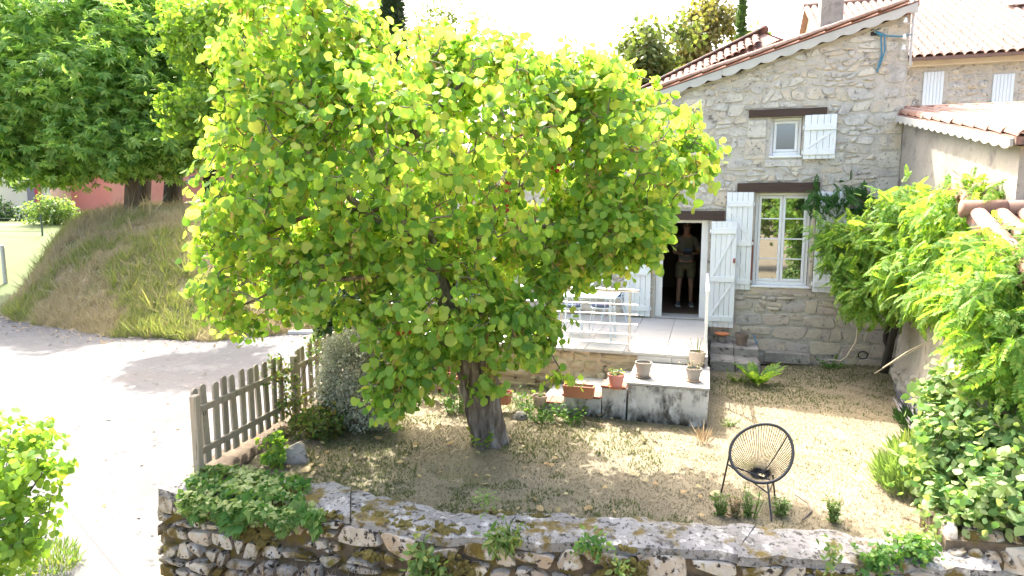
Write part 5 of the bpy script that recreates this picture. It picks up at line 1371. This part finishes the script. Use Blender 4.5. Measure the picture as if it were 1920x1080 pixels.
def thready(name, label, cat, c, r, h, n, tm, size, mat, lean=.5):
    t = thing(name, label, cat, c); a = rng.random(n) * 6.283; s = rng.random(n) ** .5; z = rng.random(n) * h * (1 - .5 * s)
    P = np.stack([np.cos(a) * s * r, np.sin(a) * s * r, z], 1); D = nrmz(np.stack([np.cos(a) * s * lean, np.sin(a) * s * lean, np.ones(n)], 1) + rng.normal(size=(n, 3)) * .35)
    scatter(t, tm, P, frames(D, rng.normal(size=(n, 3))), size * np.exp(rng.normal(size=n) * .25), mat, 0, mass='foliage'); return t
q = G(1692, 930); thready('fennel', 'feathery pale green clump on the sunny lawn edge below big shrub', 'plant', (q.x + .12, q.y + .12, 0), .27, .42, 2600, t_quad(.05), .12, l_fennel)
q = G(1712, 900); thready('grass_clump', 'narrow leaved green clump beside the feathery plant at lawn edge', 'plant', (q.x + .15, q.y + .25, 0), .18, .30, 500, t_quad(.06), .2, l_weed)
for k, (px, py, lab) in enumerate([(1712, 800, 'lavender bush with pale spikes at the foot of garden wall'), (1735, 840, 'second lavender bush nearer the big shrub by garden wall')]):
    q = G(px, py); t = thready('lavender', lab, 'lavender', (q.x + .05, q.y, 0), .24, .22, 900, t_quad(.07), .09, l_dark)
    n = 46; a = rng.random(n) * 6.283; s = rng.random(n) ** .5; P = np.stack([np.cos(a) * s * .26, np.sin(a) * s * .26, .18 + rng.random(n) * .12], 1)
    scatter(t, t_quad(.12), P, frames(np.stack([np.cos(a) * s, np.sin(a) * s, np.ones(n)], 1), rng.normal(size=(n, 3))), np.full(n, .10), l_lav, 0, mass='flower_spikes')
q = G(1322, 832); thready('dry_iris', 'clump of dry straw coloured blades at the corner of the cement landing', 'plant', (q.x - .02, q.y + .02, 0), .06, .05, 70, t_quad(.03), .17, l_straw, .6)
q = G(1370, 800); t = thing('lawn_weed', 'yellow green weed on the lawn edge near dry iris', 'plant', (q.x - .02, q.y, 0)); sprig(t, (0, 0, 0), 14, .10, .16, Q, .03, l_weed, 5)
q = G(1420, 722); fern = thing('fern', 'bright green fern at the foot of dark stone steps', 'fern', (q.x, q.y, 0))
n = 15; a = np.linspace(0, 6.283, n, endpoint=False) + rng.normal(size=n) * .2
V, F = t_pinnate(9, .055, .26)
for i in range(n):
    d = np.array([[math.cos(a[i]), math.sin(a[i]), 1.1 + rng.random() * .5]]); u = np.array([[-.8 * math.cos(a[i]), -.8 * math.sin(a[i]), 1.0]])
    o = link('frond', fast_mesh('frond', V, F, l_wist), fern) if i == 0 else link('frond', fern.children[0].data, fern)
    Rm = frames(d, u)[0]; o.matrix_local = Matrix(Rm.tolist()).to_4x4() @ Matrix.Scale(.36 + .1 * random.random(), 4)

# --- silver shrub, dark evergreen, ivy column, rose, ivy on wall
b = Vector((-2.0, 8.05, 0))
tree('silver_shrub', 'dense grey green small leaved shrub between picket fence and tree', 'shrub', b, [lob(668, 715, 7.8, .46, .50, .42), lob(662, 655, 7.9, .36, .20, .34), lob(690, 755, 7.6, .40, .32, .34), lob(640, 740, 7.7, .28, .36, .3)], [([b, b + Vector((0, 0, .5))], .03, .015), ([b, b + Vector((.15, 0, .7))], .02, .008), ([b, b + Vector((-.15, .05, .7))], .02, .008)],
     2600, 8, .13, .036, t_quad(.27), l_grey, m_bark2, p=5, droop=0, up=.5, face=.7, jit=.6, maxr=.006)
b = Vector((-2.1, 10.4, 0))
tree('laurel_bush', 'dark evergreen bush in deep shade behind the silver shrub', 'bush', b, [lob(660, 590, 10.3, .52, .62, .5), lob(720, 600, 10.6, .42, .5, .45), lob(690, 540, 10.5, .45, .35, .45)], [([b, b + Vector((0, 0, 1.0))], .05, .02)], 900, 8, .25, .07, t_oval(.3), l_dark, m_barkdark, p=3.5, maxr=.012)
b = Vector((W(612, 700, 10.2).x, 10.2, -.1))
tree('ivy_column', 'upright post smothered in light green ivy left of the dark bush', 'climbing plant', b, [lob(608, 640, 10.2, .14, .42, .14), lob(606, 575, 10.2, .16, .35, .16)], [([b, b + Vector((0, 0, 1.9))], .04, .03)], 420, 7, .12, .05, t_ivy(), l_ivyp, m_barkdark, p=5, maxr=.006)
t = thing('climbing_rose', 'thin climbing rose with reddish tips tangled in picket fence', 'climbing plant', (-2.72, 7.7, .1)); B = Vector((-2.72, 7.7, .1))
for pts in [[(-2.7, 7.6, .1), (-2.74, 7.5, .5), (-2.78, 7.3, .85), (-2.85, 7.0, .8)], [(-2.7, 7.7, .1), (-2.66, 7.9, .6), (-2.6, 8.3, .88), (-2.55, 8.7, .8)], [(-2.66, 7.6, .1), (-2.6, 7.4, .4), (-2.68, 7.2, .6)]]:
    mb = MB(); o = limb(mb, [Vector(p) - B for p in pts], .010, .004, 6, .03, .1, 1); mb.build('cane', m_bark2, t)
rl = [((-2.76, 7.35, .80), (.16, .3, .12)), ((-2.62, 8.3, .82), (.15, .35, .12)), ((-2.68, 7.55, .45), (.14, .28, .3)), ((-2.5, 7.3, .22), (.30, .3, .22))]
P, O = sample_lobes([(tuple(np.array(c) - np.array(B)), r) for c, r in rl], 190, 2.5); pp, RR, S = sprays(P, O, 5, .16, .048, .2, .6, .5, .6); scatter(t, t_oval(.3), pp, RR, S, l_rose, 0)
q = G(600, 840); b = Vector((q.x, q.y + .3, 0)); tree('rose_bush', 'low dark green bush at the fence foot left of silver shrub', 'bush', b, [((b.x, b.y, .18), (.24, .24, .17)), ((b.x - .16, b.y + .12, .22), (.2, .2, .18)), ((b.x + .05, b.y + .2, .3), (.2, .2, .15))], [([b, b + Vector((0, 0, .2))], .012, .006)], 190, 7, .14, .05, t_oval(.3), l_rose, m_bark2, p=3, maxr=.006)
q = G(505, 872, .05); b = Vector((q.x, q.y + .08, .05)); tree('hydrangea_plant', 'small yellow green leafy plant by the rock behind wall top', 'plant', b, [((b.x, b.y, .20), (.11, .11, .15)), ((b.x + .06, b.y, .12), (.1, .1, .1))], [([b, b + Vector((0, 0, .2))], .01, .005)], 46, 6, .10, .06, t_oval(.36), l_wist, m_bark2, p=3, maxr=.005)

ivb = Vector((-2.4, 5.5, .1)); iv = thing('wall_ivy', 'ivy mat with its sunlit top painted paler, spilling over the left end of the stone wall', 'ivy', ivb)
P1, P2, P3 = [], [], []
for _ in range(2700):
    s = rng.uniform(.26, 2.0); t_ = rng.uniform(-.22, 1); f, bk = Vector((*fr_at(s), 0)), Vector((*bk_at(s), 0))
    edge = .5 + .5 * mnoise.noise(Vector((s * 2.6, t_ * 2.2, 4)))
    lim = .95 - max(0, s - .85) * 1.1
    if t_ < lim and edge > .43 + .16 * (t_ < .05): P1.append(tuple(f + (bk - f) * t_ + Vector((0, 0, top_at(s) + .02 - .5 * max(0, -t_) + (.03 + .10 * max(0, mnoise.noise(Vector((s * 4, t_ * 3, 1))) + .4)) * rng.random()))))
for _ in range(2300):
    s = rng.uniform(.40, 1.8); drop = rng.random() ** 1.2
    L_ = .06 + .62 * max(0, mnoise.noise(Vector((s * 2.8, 0, 11))) + .22) * (1.3 if 1.15 < s < 1.7 else .55)
    if mnoise.noise(Vector((s * 5, drop * L_ * 7, 3))) < -.18: continue
    z = top_at(s) + .02 - drop * L_; k = fnorm(s); f = Vector((*fr_at(s), 0)); P2.append((tuple(f + k * (.05 + .07 * rng.random()) + Vector((0, 0, z))), tuple(k)))
for _ in range(420):
    s = rng.uniform(.35, 1.6); f, bk = Vector((*fr_at(s), 0)), Vector((*bk_at(s), 0)); t_ = rng.random() ** 1.6 * .8
    P2.append((tuple(f + (bk - f) * t_ + Vector((0, 0, top_at(s) + .04 + .06 * rng.random()))), (0, -.4, 1)))
for _ in range(420):
    s = rng.uniform(.35, 1.6); f = Vector((*fr_at(s), 0)); P1.append(tuple(f + fnorm(s) * (.05 + .08 * rng.random()) + Vector((0, 0, top_at(s) + .04 - .20 * rng.random() ** 1.5))))
P = np.array(P1) - np.array(ivb); n = len(P); scatter(iv, t_ivy(), P, frames(rng.normal(size=(n, 3)) * np.array([1, 1, .25]) + np.array([0, -.4, -.1]), np.tile([0, -.3, 1.], (n, 1)) + rng.normal(size=(n, 3)) * .45), 0.043 * np.exp(rng.normal(size=n) * .35), l_ivyp, 120, 'leaf', 'sun_toned_foliage')
P = np.array([p[0] for p in P2]) - np.array(ivb); K = np.array([p[1] for p in P2]); n = len(P); scatter(iv, t_ivy(), P, frames(rng.normal(size=(n, 3)) * .5 + np.array([0, 0, -1.]), K + np.array([0, 0, .45]) + rng.normal(size=(n, 3)) * .35), .058 * np.exp(rng.normal(size=n) * .38), l_ivy, 180, 'leaf', 'foliage')
# plants growing in and before the wall
def wall_plant(label, px, py, Y, lobs, n, per, size, tm, mat, name='wall_plant', n_obj=0):
    c = W(px, py, Y); t = thing(name, label, 'plant', c)
    P, O = sample_lobes(lobs, n, 2.5); mb = twig_net(P, [(0, 0, 0)], maxr=.006, rtip=.002); mb.build('stems', l_weed, t)
    pp, RR, S = sprays(P, O, per, .12, size, .35, .6, .6, .5); scatter(t, tm, pp, RR, S, mat, n_obj)
wall_plant('green leafy creeper hanging on the wall face at bottom centre', 790, 1060, 4.72, [((0, 0, .05), (.10, .06, .16)), ((.06, -.02, -.1), (.12, .07, .12))], 42, 6, .062, t_oval(.32), l_weed)
wall_plant('yellowing grassy tuft rooted in wall face below the coping middle', 945, 1005, 4.70, [((0, -.03, 0), (.14, .06, .08))], 42, 6, .075, t_oval(.16), l_weed)
wall_plant('small serrated weed on the wall face right of the yellowing tuft', 1105, 1015, 4.62, [((0, -.03, 0), (.10, .05, .06))], 26, 5, .05, t_oval(.25), l_ivy)
wall_plant('thin green weed at the bottom edge of wall', 1160, 1062, 4.6, [((0, -.02, 0), (.03, .04, .07))], 12, 5, .045, t_oval(.25), l_weed)
wall_plant('upright small weed on top of coping left of centre', 915, 945, 5.05, [((0, 0, .04), (.03, .03, .07))], 16, 5, .04, t_oval(.2), l_fennel)
wall_plant('dark ivy patch over wall top near the right corner', 1660, 1035, 4.55, [((0, -.05, 0), (.22, .06, .05)), ((.22, 0, .05), (.14, .12, .06)), ((-.15, -.06, -.08), (.12, .05, .08))], 120, 6, .042, t_ivy(), l_ivy, 'wall_ivy')
wall_plant('pale green weed mat where wall meets the right pillar', 1720, 1015, 4.75, [((0, 0, .0), (.16, .12, .05))], 50, 6, .04, t_ivy(), l_ivyp)
wall_plant('sparse yellow weed on wall front near right end', 1555, 1035, 4.5, [((0, -.03, 0), (.05, .04, .09))], 16, 5, .045, t_oval(.25), l_weed)
for k, (px, py, h, sp, mat, lab) in enumerate([(1355, 972, .22, .07, l_weed, 'dark green bushy weed behind wall coping left of the chair leg'), (1412, 975, .27, .10, l_fennel, 'grey green tall weed behind coping in front of the chair'), (1467, 972, .16, .06, l_fennel, 'small grey weed right of the front chair leg'), (1568, 985, .22, .05, l_fennel, 'lone thin pale weed behind coping far right of chair'), (1383, 975, .2, .05, l_straw, 'dry yellow weed between two green weeds behind the coping')]):
    q = G(px, py); t = thing('lawn_weed', lab, 'plant', (q.x, q.y + .05, 0)); sprig(t, (0, 0, 0), 16, h, sp * 1.3, t_oval(.2), .04, mat, 9)
for k, (px, py, n, h, lab) in enumerate([(985, 770, 20, .28, 'leafy weeds in the shade right of the tree trunk'), (1020, 790, 26, .2, 'low weeds below the bleached pot and stair'), (1075, 795, 18, .24, 'weed clump at the foot of the stair cheek'), (850, 775, 20, .26, 'weeds under dark pickets left of the tree trunk'), (1385, 715, 20, .12, 'low green weeds at foot of the stone steps'), (1560, 690, 18, .10, 'sparse weeds along the foot of the house wall')]):
    q = G(px, py); t = thing('weed_clump', lab, 'plant', (q.x, q.y, 0)); sprig(t, (0, 0, 0), n, h, .28, Q, .055, l_ivy if k != 4 else l_weed, 6)
# --- bush at the left edge
b = Vector((-5.0, 5.75, -.84))
tree('young_judas_tree', 'young judas tree with round green leaves at the left picture edge over the road', 'tree', b, [lob(5, 860, 5.6, .42, .38, .45), lob(70, 880, 5.5, .20, .14, .25), lob(30, 960, 5.4, .32, .20, .3), lob(60, 990, 5.3, .22, .14, .25), lob(0, 1040, 5.2, .3, .2, .3), lob(40, 815, 5.6, .15, .06, .2), lob(-20, 780, 5.7, .12, .08, .15), lob(60, 825, 5.7, .1, .05, .1)],
     [([b, b + Vector((.05, 0, .6)), W(0, 860, 5.6)], .035, .015), ([b + Vector((.03, 0, .4)), W(80, 890, 5.5)], .015, .006), ([b + Vector((.0, 0, .3)), W(60, 970, 5.4)], .015, .006)], 210, 8, .22, .062, t_round(), l_judas2, m_bark2, p=3, droop=.6, n_obj=240, maxr=.01)
q = G(95, 1070, -.84); thready('broom_clump', 'thin yellow green weed clump under the young tree at lower left', 'plant', (q.x, q.y, -.85), .25, .3, 700, t_quad(.07), .09, l_weed)

#SPLIT
# ------------------------------------------------------------------ neighbouring buildings
def tiled(parent, o, u, v, nrm, nu, nv, pu, pv, me, joined_mat=None, skip=0, name='tile'):
    """tiles up a slope: columns along u (pitch pu), rows uphill along v (pitch pv)"""
    mb = MB()
    for i in range(nu):
        for j in range(nv):
            x = Vector(v) + Vector(nrm) * .04; p = Vector(o) + Vector(u) * (i * pu + random.uniform(-.006, .006)) + Vector(v) * (j * pv + random.uniform(-.012, .012)) + Vector(nrm) * .012
            m = basis(x, Vector(u) * -1, Vector(nrm) - Vector(v) * .04, p)
            if joined_mat: mb.add([m @ w.co for w in me.vertices], [tuple(f.vertices) for f in me.polygons])
            else: put(me, parent, m, name)
    if joined_mat:
        q = mb.build(name + 's', joined_mat, parent, smooth='all'); q['kind'] = 'stuff'; q.data.set_sharp_from_angle(angle=R(50))

# plastered outbuilding: gable wall runs towards the viewer from the house corner
ob = thing('plaster_outbuilding', 'grey plastered outbuilding with tiled roof against the stone house corner', 'house', hw(3.505, .3, 0), HZ)
SL = .185                                                            # roof falls towards the viewer
def orz(y): return 4.22 + SL * (y - .3)
WX = .0
mb = MB(); mb.prism([(-4.6, 0), (1.6, 0), (1.6, orz(.3)), (.3, orz(.3) - .03), (-4.6, orz(-4.3) - .03)], WX, WX + .4, lambda p, q, d: (d, p, q)); mb.build('wall', m_plaster, ob, fix=True)
MB().box((WX + .403, -4.595, -.6), (WX + 6.8, -4.3, orz(-4.3) - .05)).build('front_wall', m_plaster, ob)
mb = MB(); mb.prism([(-4.75, orz(-4.45)), (.35, orz(.65)), (.35, orz(.65) + .08), (-4.75, orz(-4.45) + .08)], WX - .10, WX + 7, lambda p, q, d: (d, p, q)); rf = mb.build('roof', m_tile_old, ob, fix=True)
nv_ = Vector((0, -SL, 1)).normalized(); vv = Vector((0, 1, SL)).normalized()
tmp = tile_mesh('tile', m_tile)
tiled(rf, (WX + .0, -4.75, orz(-4.45) + .075), (1, 0, 0), vv, nv_, 22, 13, .215, .40, tmp)
mb = MB(); mb.tube([(WX - .08, .36, orz(.66) + .09), (WX + 7, .36, orz(.66) + .09)], .085, 8); mb.build('ridge_cap', m_tile_old, rf, 'all')
mb = MB(); n = 150
for i in range(n):
    a, b_ = -4.7 + 5.0 * i / n, -4.7 + 5.0 * (i + 1) / n
    def lowz(y): return orz(y + .3) - .015 - .035 * abs(math.sin((y + 4.7) / .26 * math.pi))
    mb.prism([(a, lowz(a)), (b_, lowz(b_)), (b_, orz(b_ + .3) + .06), (a, orz(a + .3) + .06)], WX - .135, WX - .102, lambda p, q, d: (d, p, q))
mb.build('scalloped_edging', m_fascia, ob, fix=True)
MB().box((WX - .02, .0, 3.95), (WX + .1, .2, 4.05)).build('dark_hole_block', m_black, ob)  # black block in place of a hole's unlit depth

# low lean-to with tiled roof behind the garden wall
lt = thing('lean_to_shed', 'low shed roof of curved rose tiles behind the wisteria at right edge', 'shed', (5.3, 6.6, 0), HZ)
LB_ = Vector((5.35, 6.6, 0))
def l2(x, y): p = LB_ + EX * x + EY * y; return p
SL2 = .37; rz0 = 2.68
for sgn in (1,):
    mb = MB(); mb.prism([(-1.9, rz0 - .02 - SL2 * 1.9 - .1), (0, rz0 - .12), (0, rz0 - .02), (-1.9, rz0 - .02 - SL2 * 1.9)], -.55, 2.5, lambda p, q, d: (d, p, q)); r2 = mb.build('roof', m_tile_old, lt, fix=True)
    v2 = Vector((0, 1, SL2)).normalized(); n2_ = Vector((0, -SL2, 1)).normalized()
    tiled(r2, (-.48, -1.92, rz0 - .03 - SL2 * 1.92), (1, 0, 0), v2, n2_, 9, 5, .21, .38, tmp)
mb = MB()
for i in range(7): mb_ = MB().tube([(-.60 + i * .40, .02, rz0 + .02), (-.60 + i * .40 + .43, .02, rz0 + .035)], [.095, .082], 10); mb_.build('ridge_tile', m_tile, r2, 'all')
mb = MB(); mb.prism([(.1, rz0 - .1), (1.1, rz0 + .28), (1.1, rz0 + .34), (.1, rz0 - .03)], -.45, 2.5, lambda p, q, d: (d, p, q)); r3 = mb.build('rear_roof', m_tile_old, lt, fix=True)
tiled(r3, (-.40, .12, rz0 - .03), (1, 0, 0), Vector((0, 1, .37)).normalized(), n2_, 9, 2, .21, .42, tmp)
mb = MB(); mb.prism([(-1.7, 0), (1.0, 0), (1.0, rz0 + .2), (0, rz0 - .14), (-1.7, rz0 - .14 - SL2 * 1.7)], -.40, -.15, lambda p, q, d: (d, p, q)); mb.build('wall', m_gardenwall, lt, fix=True)
MB().box((-.147, -1.69, -.6), (2.4, -1.45, rz0 - .16 - SL2 * 1.7)).build('front_wall', m_gardenwall, lt)

# old dark red roof behind the stone house
def lp(px, py, y):
    """house-local (x, z) of a sight line where it meets the plane at local depth y"""
    d = Vector(ray(px, py)); c = Vector((0, 0, CAMH)); t = (y - (c - H0).dot(EY)) / d.dot(EY); q = c + d * t
    return (q - H0).dot(EX), q.z
OY = 8.0
(ax, az), (bx, bz) = lp(1432, 60, OY), lp(1232, 158, OY)
orf = thing('old_roof_house', 'old house behind with mossy dark red tile roof above the front roof', 'house', hw(ax, OY, 0), HZ)
so = (az - bz) / (ax - bx); Lx = ax - bx + 3
mb = MB(); mb.prism([(-Lx + .4, 0), (1.6, 0), (1.6, az - .9), (0, az - .14), (-Lx + .4, az - .14 - so * (Lx - .4))], .2, 6, lambda p, q, d: (p, d, q)); mb.build('wall', m_mortar, orf, fix=True)
mb = MB(); mb.prism([(-Lx, az - so * Lx - .12), (0, az - .12), (1.9, az - .95), (1.9, az - .83), (0, az), (-Lx, az - so * Lx)], 0, 6.2, lambda p, q, d: (p, d, q)); r4 = mb.build('roof', m_tile_old, orf, fix=True)
uo = Vector((1, 0, so)).normalized(); no = Vector((-so, 0, 1)).normalized(); tmo2 = tile_mesh('tile', m_tile_old)
for row in range(3):
    for i in range(int(Lx / .37)):
        put(tmo2, r4, basis(uo + no * .04, (0, 1, 0), no - uo * .04, Vector((-Lx + i * .37, -.03 + row * .21, az - so * (Lx - i * .37) + .075))))
mb = MB(); mb.tube([(0, -.05, az + .05), (0, 6.2, az + .05)], .13, 8); mb.build('ridge_cap', m_tile_old, r4, 'all')
fa, fb = Vector((0, -.02, az - .04)), Vector((-Lx + .6, -.02, az - .04 - so * (Lx - .6)))
dn = Vector((0, -.84, -.40))
MB().add([fb + dn, fa + dn + Vector((.35, 0, 0)), fa, fb, fb + Vector((0, .1, -.1)), fa + Vector((0, .1, -.1))], [(0, 1, 2, 3), (3, 2, 5, 4)]).build('front_slope', m_tile_old, r4)

uu = (fa - fb).normalized(); vv_ = (-dn).normalized(); nn2 = uu.cross(vv_).normalized()
tiled(r4, fb + dn, uu, vv_, nn2, int((fa - fb).length / .2), 3, .2, .36, tmo2)
# big house far behind
Rg = W(1508, 14, 35); bh = thing('large_house', 'large stone house far behind with long pale tiled roof and blue shutters', 'house', (Rg.x, Rg.y, 0), HZ)
rzz = Rg.z; sl3 = .52; dy = 8.6; ez = rzz - sl3 * dy
mb = MB(); mb.prism([(-dy + .3, 0), (dy - .3, 0), (dy - .3, ez + .1), (0, rzz - .15), (-dy + .3, ez + .1)], .3, 30, lambda p, q, d: (d, p, q)); mb.build('wall', m_mortar, bh, fix=True)
mb = MB(); mb.prism([(-dy - .3, ez - .16), (0, rzz), (dy + .3, ez - .16), (dy + .3, ez - .28), (0, rzz - .12), (-dy - .3, ez - .28)], 0, 30.3, lambda p, q, d: (d, p, q)); r5 = mb.build('roof', m_tile_pale, bh, fix=True)
v5 = Vector((0, 1, sl3)).normalized(); n5 = Vector((0, -sl3, 1)).normalized()
tb = tile_mesh('tile', m_tile_pale, .62, .155, .13, 5, .03)
tiled(r5, (.1, -dy - .32, ez - .17), (1, 0, 0), v5, n5, 56, 18, .335, .54, tb, m_tile_pale)
mb = MB(); mb.tube([(-.05, 0, rzz + .05), (30, 0, rzz + .05)], .16, 8); mb.build('ridge_cap', m_tile_pale, r5, 'all')
MB().bbox((.32, -dy + .12, ez - .42), (29.8, -dy + .297, ez - .18), .03).build('cornice', m_beige, bh)
def bp(px, py):
    d = Vector(ray(px, py)); c = Vector((0, 0, CAMH)); o_ = Vector((Rg.x, Rg.y, 0)); t = (-dy + .3 - (c - o_).dot(EY)) / d.dot(EY); q = c + d * t
    return (q - o_).dot(EX), q.z
SH = [bp(1732, 136), bp(1862, 140)]; sw = bp(1770, 136)[0] - SH[0][0]
cells = masonry(SH[0][0] - 2.2, SH[1][0] + 4, ez - 4.0, ez - .45, (.20, .36), (.22, .6), .04, .4, holes=[(x - .15, x + sw + .15, z - 2.2, z + .1) for x, z in SH], seed=77)
lay_stones(cells, lambda a, b, o: (a, -dy + .3 - o, b), bh, m_stone, d=.03, limit=0, back=-.02)
for x, z in SH:
    sh_ = link('shutter', None, bh); sh_.location = (x, -dy + .27, z - 2.1)
    for i in range(6): MB().bbox((i * sw / 6 + .004, -.05, 0), ((i + 1) * sw / 6 - .004, .02, 2.1), .01).build('plank', m_bluesh, sh_)
c = MB(); c.bbox((0, 0, 0), (.95, .95, 2.9), .03); chm = c.build('chimney', m_plaster, r5); q = W(1556, 28, 31); lq = Vector(q) - Vector((Rg.x, Rg.y, 0)); chm.location = (lq.dot(EX) - .45, lq.dot(EY) - .45, q.z - 1.2)
MB().bbox((-.08, -.08, 2.9), (1.03, 1.03, 3.02), .02).build('cap', m_beige, chm)
sk = MB().bbox((0, 0, .18), (.9, .7, .26), .02).build('skylight', m_steel, r5); q = W(1888, 55, 29.5); lq = Vector(q) - Vector((Rg.x, Rg.y, 0)); sk.location = (lq.dot(EX), lq.dot(EY), rzz + sl3 * (lq.dot(EY))); sk.rotation_euler = (math.atan(sl3), 0, 0)

# salmon building and pale house on the left
x0, x1 = W(180, 0, 39).x, W(620, 0, 39).x
sb = thing('salmon_building', 'salmon pink building behind dark tree trunks on the bank', 'building', (x0, 39, 2))
MB().box((0, 0, -.5), (x1 - x0, 8, 6.0)).build('wall', m_pinkwall, sb)
MB().prism([(-.4, 6.0), (8.4, 6.0), (4, 7.8)], -.4, x1 - x0 + .4, lambda p, q, d: (d, p, q)).build('roof', m_tile_old, sb, fix=True)
for px in (315, 355):
    q = W(px, 341, 39); MB().tube([(q.x - x0, -.08, q.z - 2), (q.x - x0, 0, q.z - 2)], .16, 14).build('round_plate', m_sheet, sb)
q = W(365, 340, 39); MB().bbox((q.x - x0 - .25, -.12, q.z - 2.3), (q.x - x0 + .25, 0, q.z - 1.7), .02).build('meter_box', m_door, sb)
x0 = W(-60, 0, 42).x
lh = thing('pale_house', 'pale beige house with crimson panel and grey door at far left', 'house', (x0, 42, 2.2))
MB().box((0, 0, -.8), (W(62, 0, 42).x - x0, 7, 3.6)).build('wall', m_beige, lh)
a = W(18, 0, 42).x - x0; b_ = W(45, 0, 42).x - x0
MB().bbox((a, -.06, .3), (a + .5, -.003, 2.1), .01).build('door', m_door, lh); MB().bbox((a + .52, -.09, .1), (b_, -.003, 3.3), .01).build('crimson_panel', m_redwall, lh)
MB().prism([(-.4, 3.6), (7.4, 3.6), (3.5, 5.2)], -.4, W(62, 0, 42).x - x0 + .4, lambda p, q, d: (d, p, q)).build('roof', m_tile_old, lh, fix=True)
x0 = W(64, 0, 44).x; rw = thing('red_shed', 'dull red low building between pale house and chestnut trunk', 'building', (x0, 44, 2.2)); MB().box((0, 0, -.5), (9, 5, 2.7)).build('wall', m_pinkwall, rw); MB().prism([(-.3, 2.7), (5.3, 2.7), (2.5, 3.9)], -.3, 9.3, lambda p, q, d: (d, p, q)).build('roof', m_tile_old, rw, fix=True)
b = gy(105, 33); tree('garden_shrub', 'pale green shrub behind the bank left of the chestnut trunk', 'shrub', b, [lob(100, 388, 33, 1.1, .55, .8), lob(70, 396, 33, .7, .4, .6), lob(135, 400, 33, .6, .4, .6), lob(105, 408, 33, .9, .35, .6)], [([b, W(104, 370, 33)], .08, .04)], 260, 7, .45, .16, t_oval(.3), l_fennel, m_bark2, p=3, maxr=.02, rtip=.01)
b = gy(20, 36); tree('dark_hedge_bush', 'dark clipped bush in front of pale house at far left', 'bush', b, [lob(25, 404, 36, 1.5, .5, .7), lob(-10, 394, 36, 1.0, .7, .7)], [([b, W(20, 385, 36)], .06, .03)], 200, 7, .4, .15, t_oval(.3), l_dark, m_bark2, p=3, rtip=.01)
wf = thing('wire_fence', 'thin green wire fence with a post by the far left lawn', 'fence', (W(76, 400, 30).x, 30, bank_z(W(76, 400, 30).x, 30)))
MB().tube([(0, 0, -.2), (0, 0, 1.0)], .04, 8).build('post', m_wire, wf)
for z in (.2, .4, .6, .8): MB().tube([(-6, .5, z), (0, 0, z)], .012, 5).build('wire', m_wire, wf)
up = gy(4, 24); t = thing('utility_pole', 'pale utility pole at the far left picture edge', 'pole', up); MB().tube([(0, 0, -.2), (0, 0, 1.5)], [.075, .07], 10).build('pole', m_sheet, t, True); MB().lathe([(.08, 1.5), (.04, 1.54), (0, 1.55)], 10).build('cap', m_sheet, t)

# roadside stones, flowers and posts below the bank
q = G(398, 618, -.55); t = thing('stone_trough', 'pale stone trough with red flowers at the foot of the bank', 'planter', (q.x, q.y + .25, -.6))
MB().bbox((-.45, -.22, 0), (.45, .22, .55), .04).build('trough', m_sheet, t); MB().box((-.38, -.16, .545), (.38, .16, .56)).build('soil', m_soil, t)
sprig(t, (0, 0, .55), 10, .16, .3, t_quad(.3), .08, l_weed, 4); n = 26; P = np.stack([rng.uniform(-.35, .2, n), rng.uniform(-.15, .15, n), .66 + rng.random(n) * .12], 1); scatter(t, t_quad(.4), P, frames(rng.normal(size=(n, 3)), rng.normal(size=(n, 3)) + np.array([0, -.5, 1])), np.full(n, .10), m_red, 0, mass='flowers')
q = G(405, 622, -.6); t = thing('kerb_slab', 'flat pale slab lying at road edge before the stone trough', 'slab', (q.x, q.y - .1, -.6)); MB().bbox((-.5, -.16, 0), (.5, .16, .06), .012).build('slab', m_sheet, t)
q = G(478, 612, -.6); t = thing('boundary_stone', 'white standing stone by the roadside behind hanging leaves', 'stone', (q.x, q.y + .3, -.6)); link('stone', rough_block((-.3, -.12, -.05), (.3, .12, .62), m_sheet, 'stone', 2, .04), t)
q = G(540, 585, -.5); t = thing('marker_post', 'slim white marker post at bank foot above the fence', 'post', (q.x, q.y, -.55)); MB().bbox((-.055, -.04, 0), (.055, .04, 1.05), .012).build('post', m_sheet, t); MB().bbox((-.057, -.042, .85), (.057, .042, .92), .002).build('band', m_sheet, t)
mb = MB(); mb.bbox((-5.9, 16.55, -.6), (-4.4, 16.75, -.5), .01); tag(mb.build('kerb', m_sheet), 'short pale kerb stone along the road edge under bank', 'kerb')

# trees behind the viewpoint, seen only mirrored in the window panes
for k, (x, y, h) in enumerate([(-9, -16, 3.8), (-2.2, -17, 4.6), (1.2, -15, 4.2), (-14, -22, 4.8), (8, -18, 4.2)]):
    b = Vector((x, y, -1.15))
    tree('garden_tree', ['broad tree left of centre', 'small round tree', 'taller spreading tree', 'distant big tree', 'outer right tree'][k] + ' behind viewpoint mirrored in the window panes', 'tree', b, [((x, y, h * .62), (2.3, 2.0, h * .42)), ((x + 1.1, y + .5, h * .85), (1.5, 1.4, h * .25))], [([b, b + Vector((.1, 0, h * .5)), b + Vector((0, 0, h * .9))], .16, .05)], 420, 8, .8, .26, t_oval(.34), [l_chest, l_bg, l_judas2, l_chest, l_bg][k], m_bark2, p=3.5, rtip=.012)
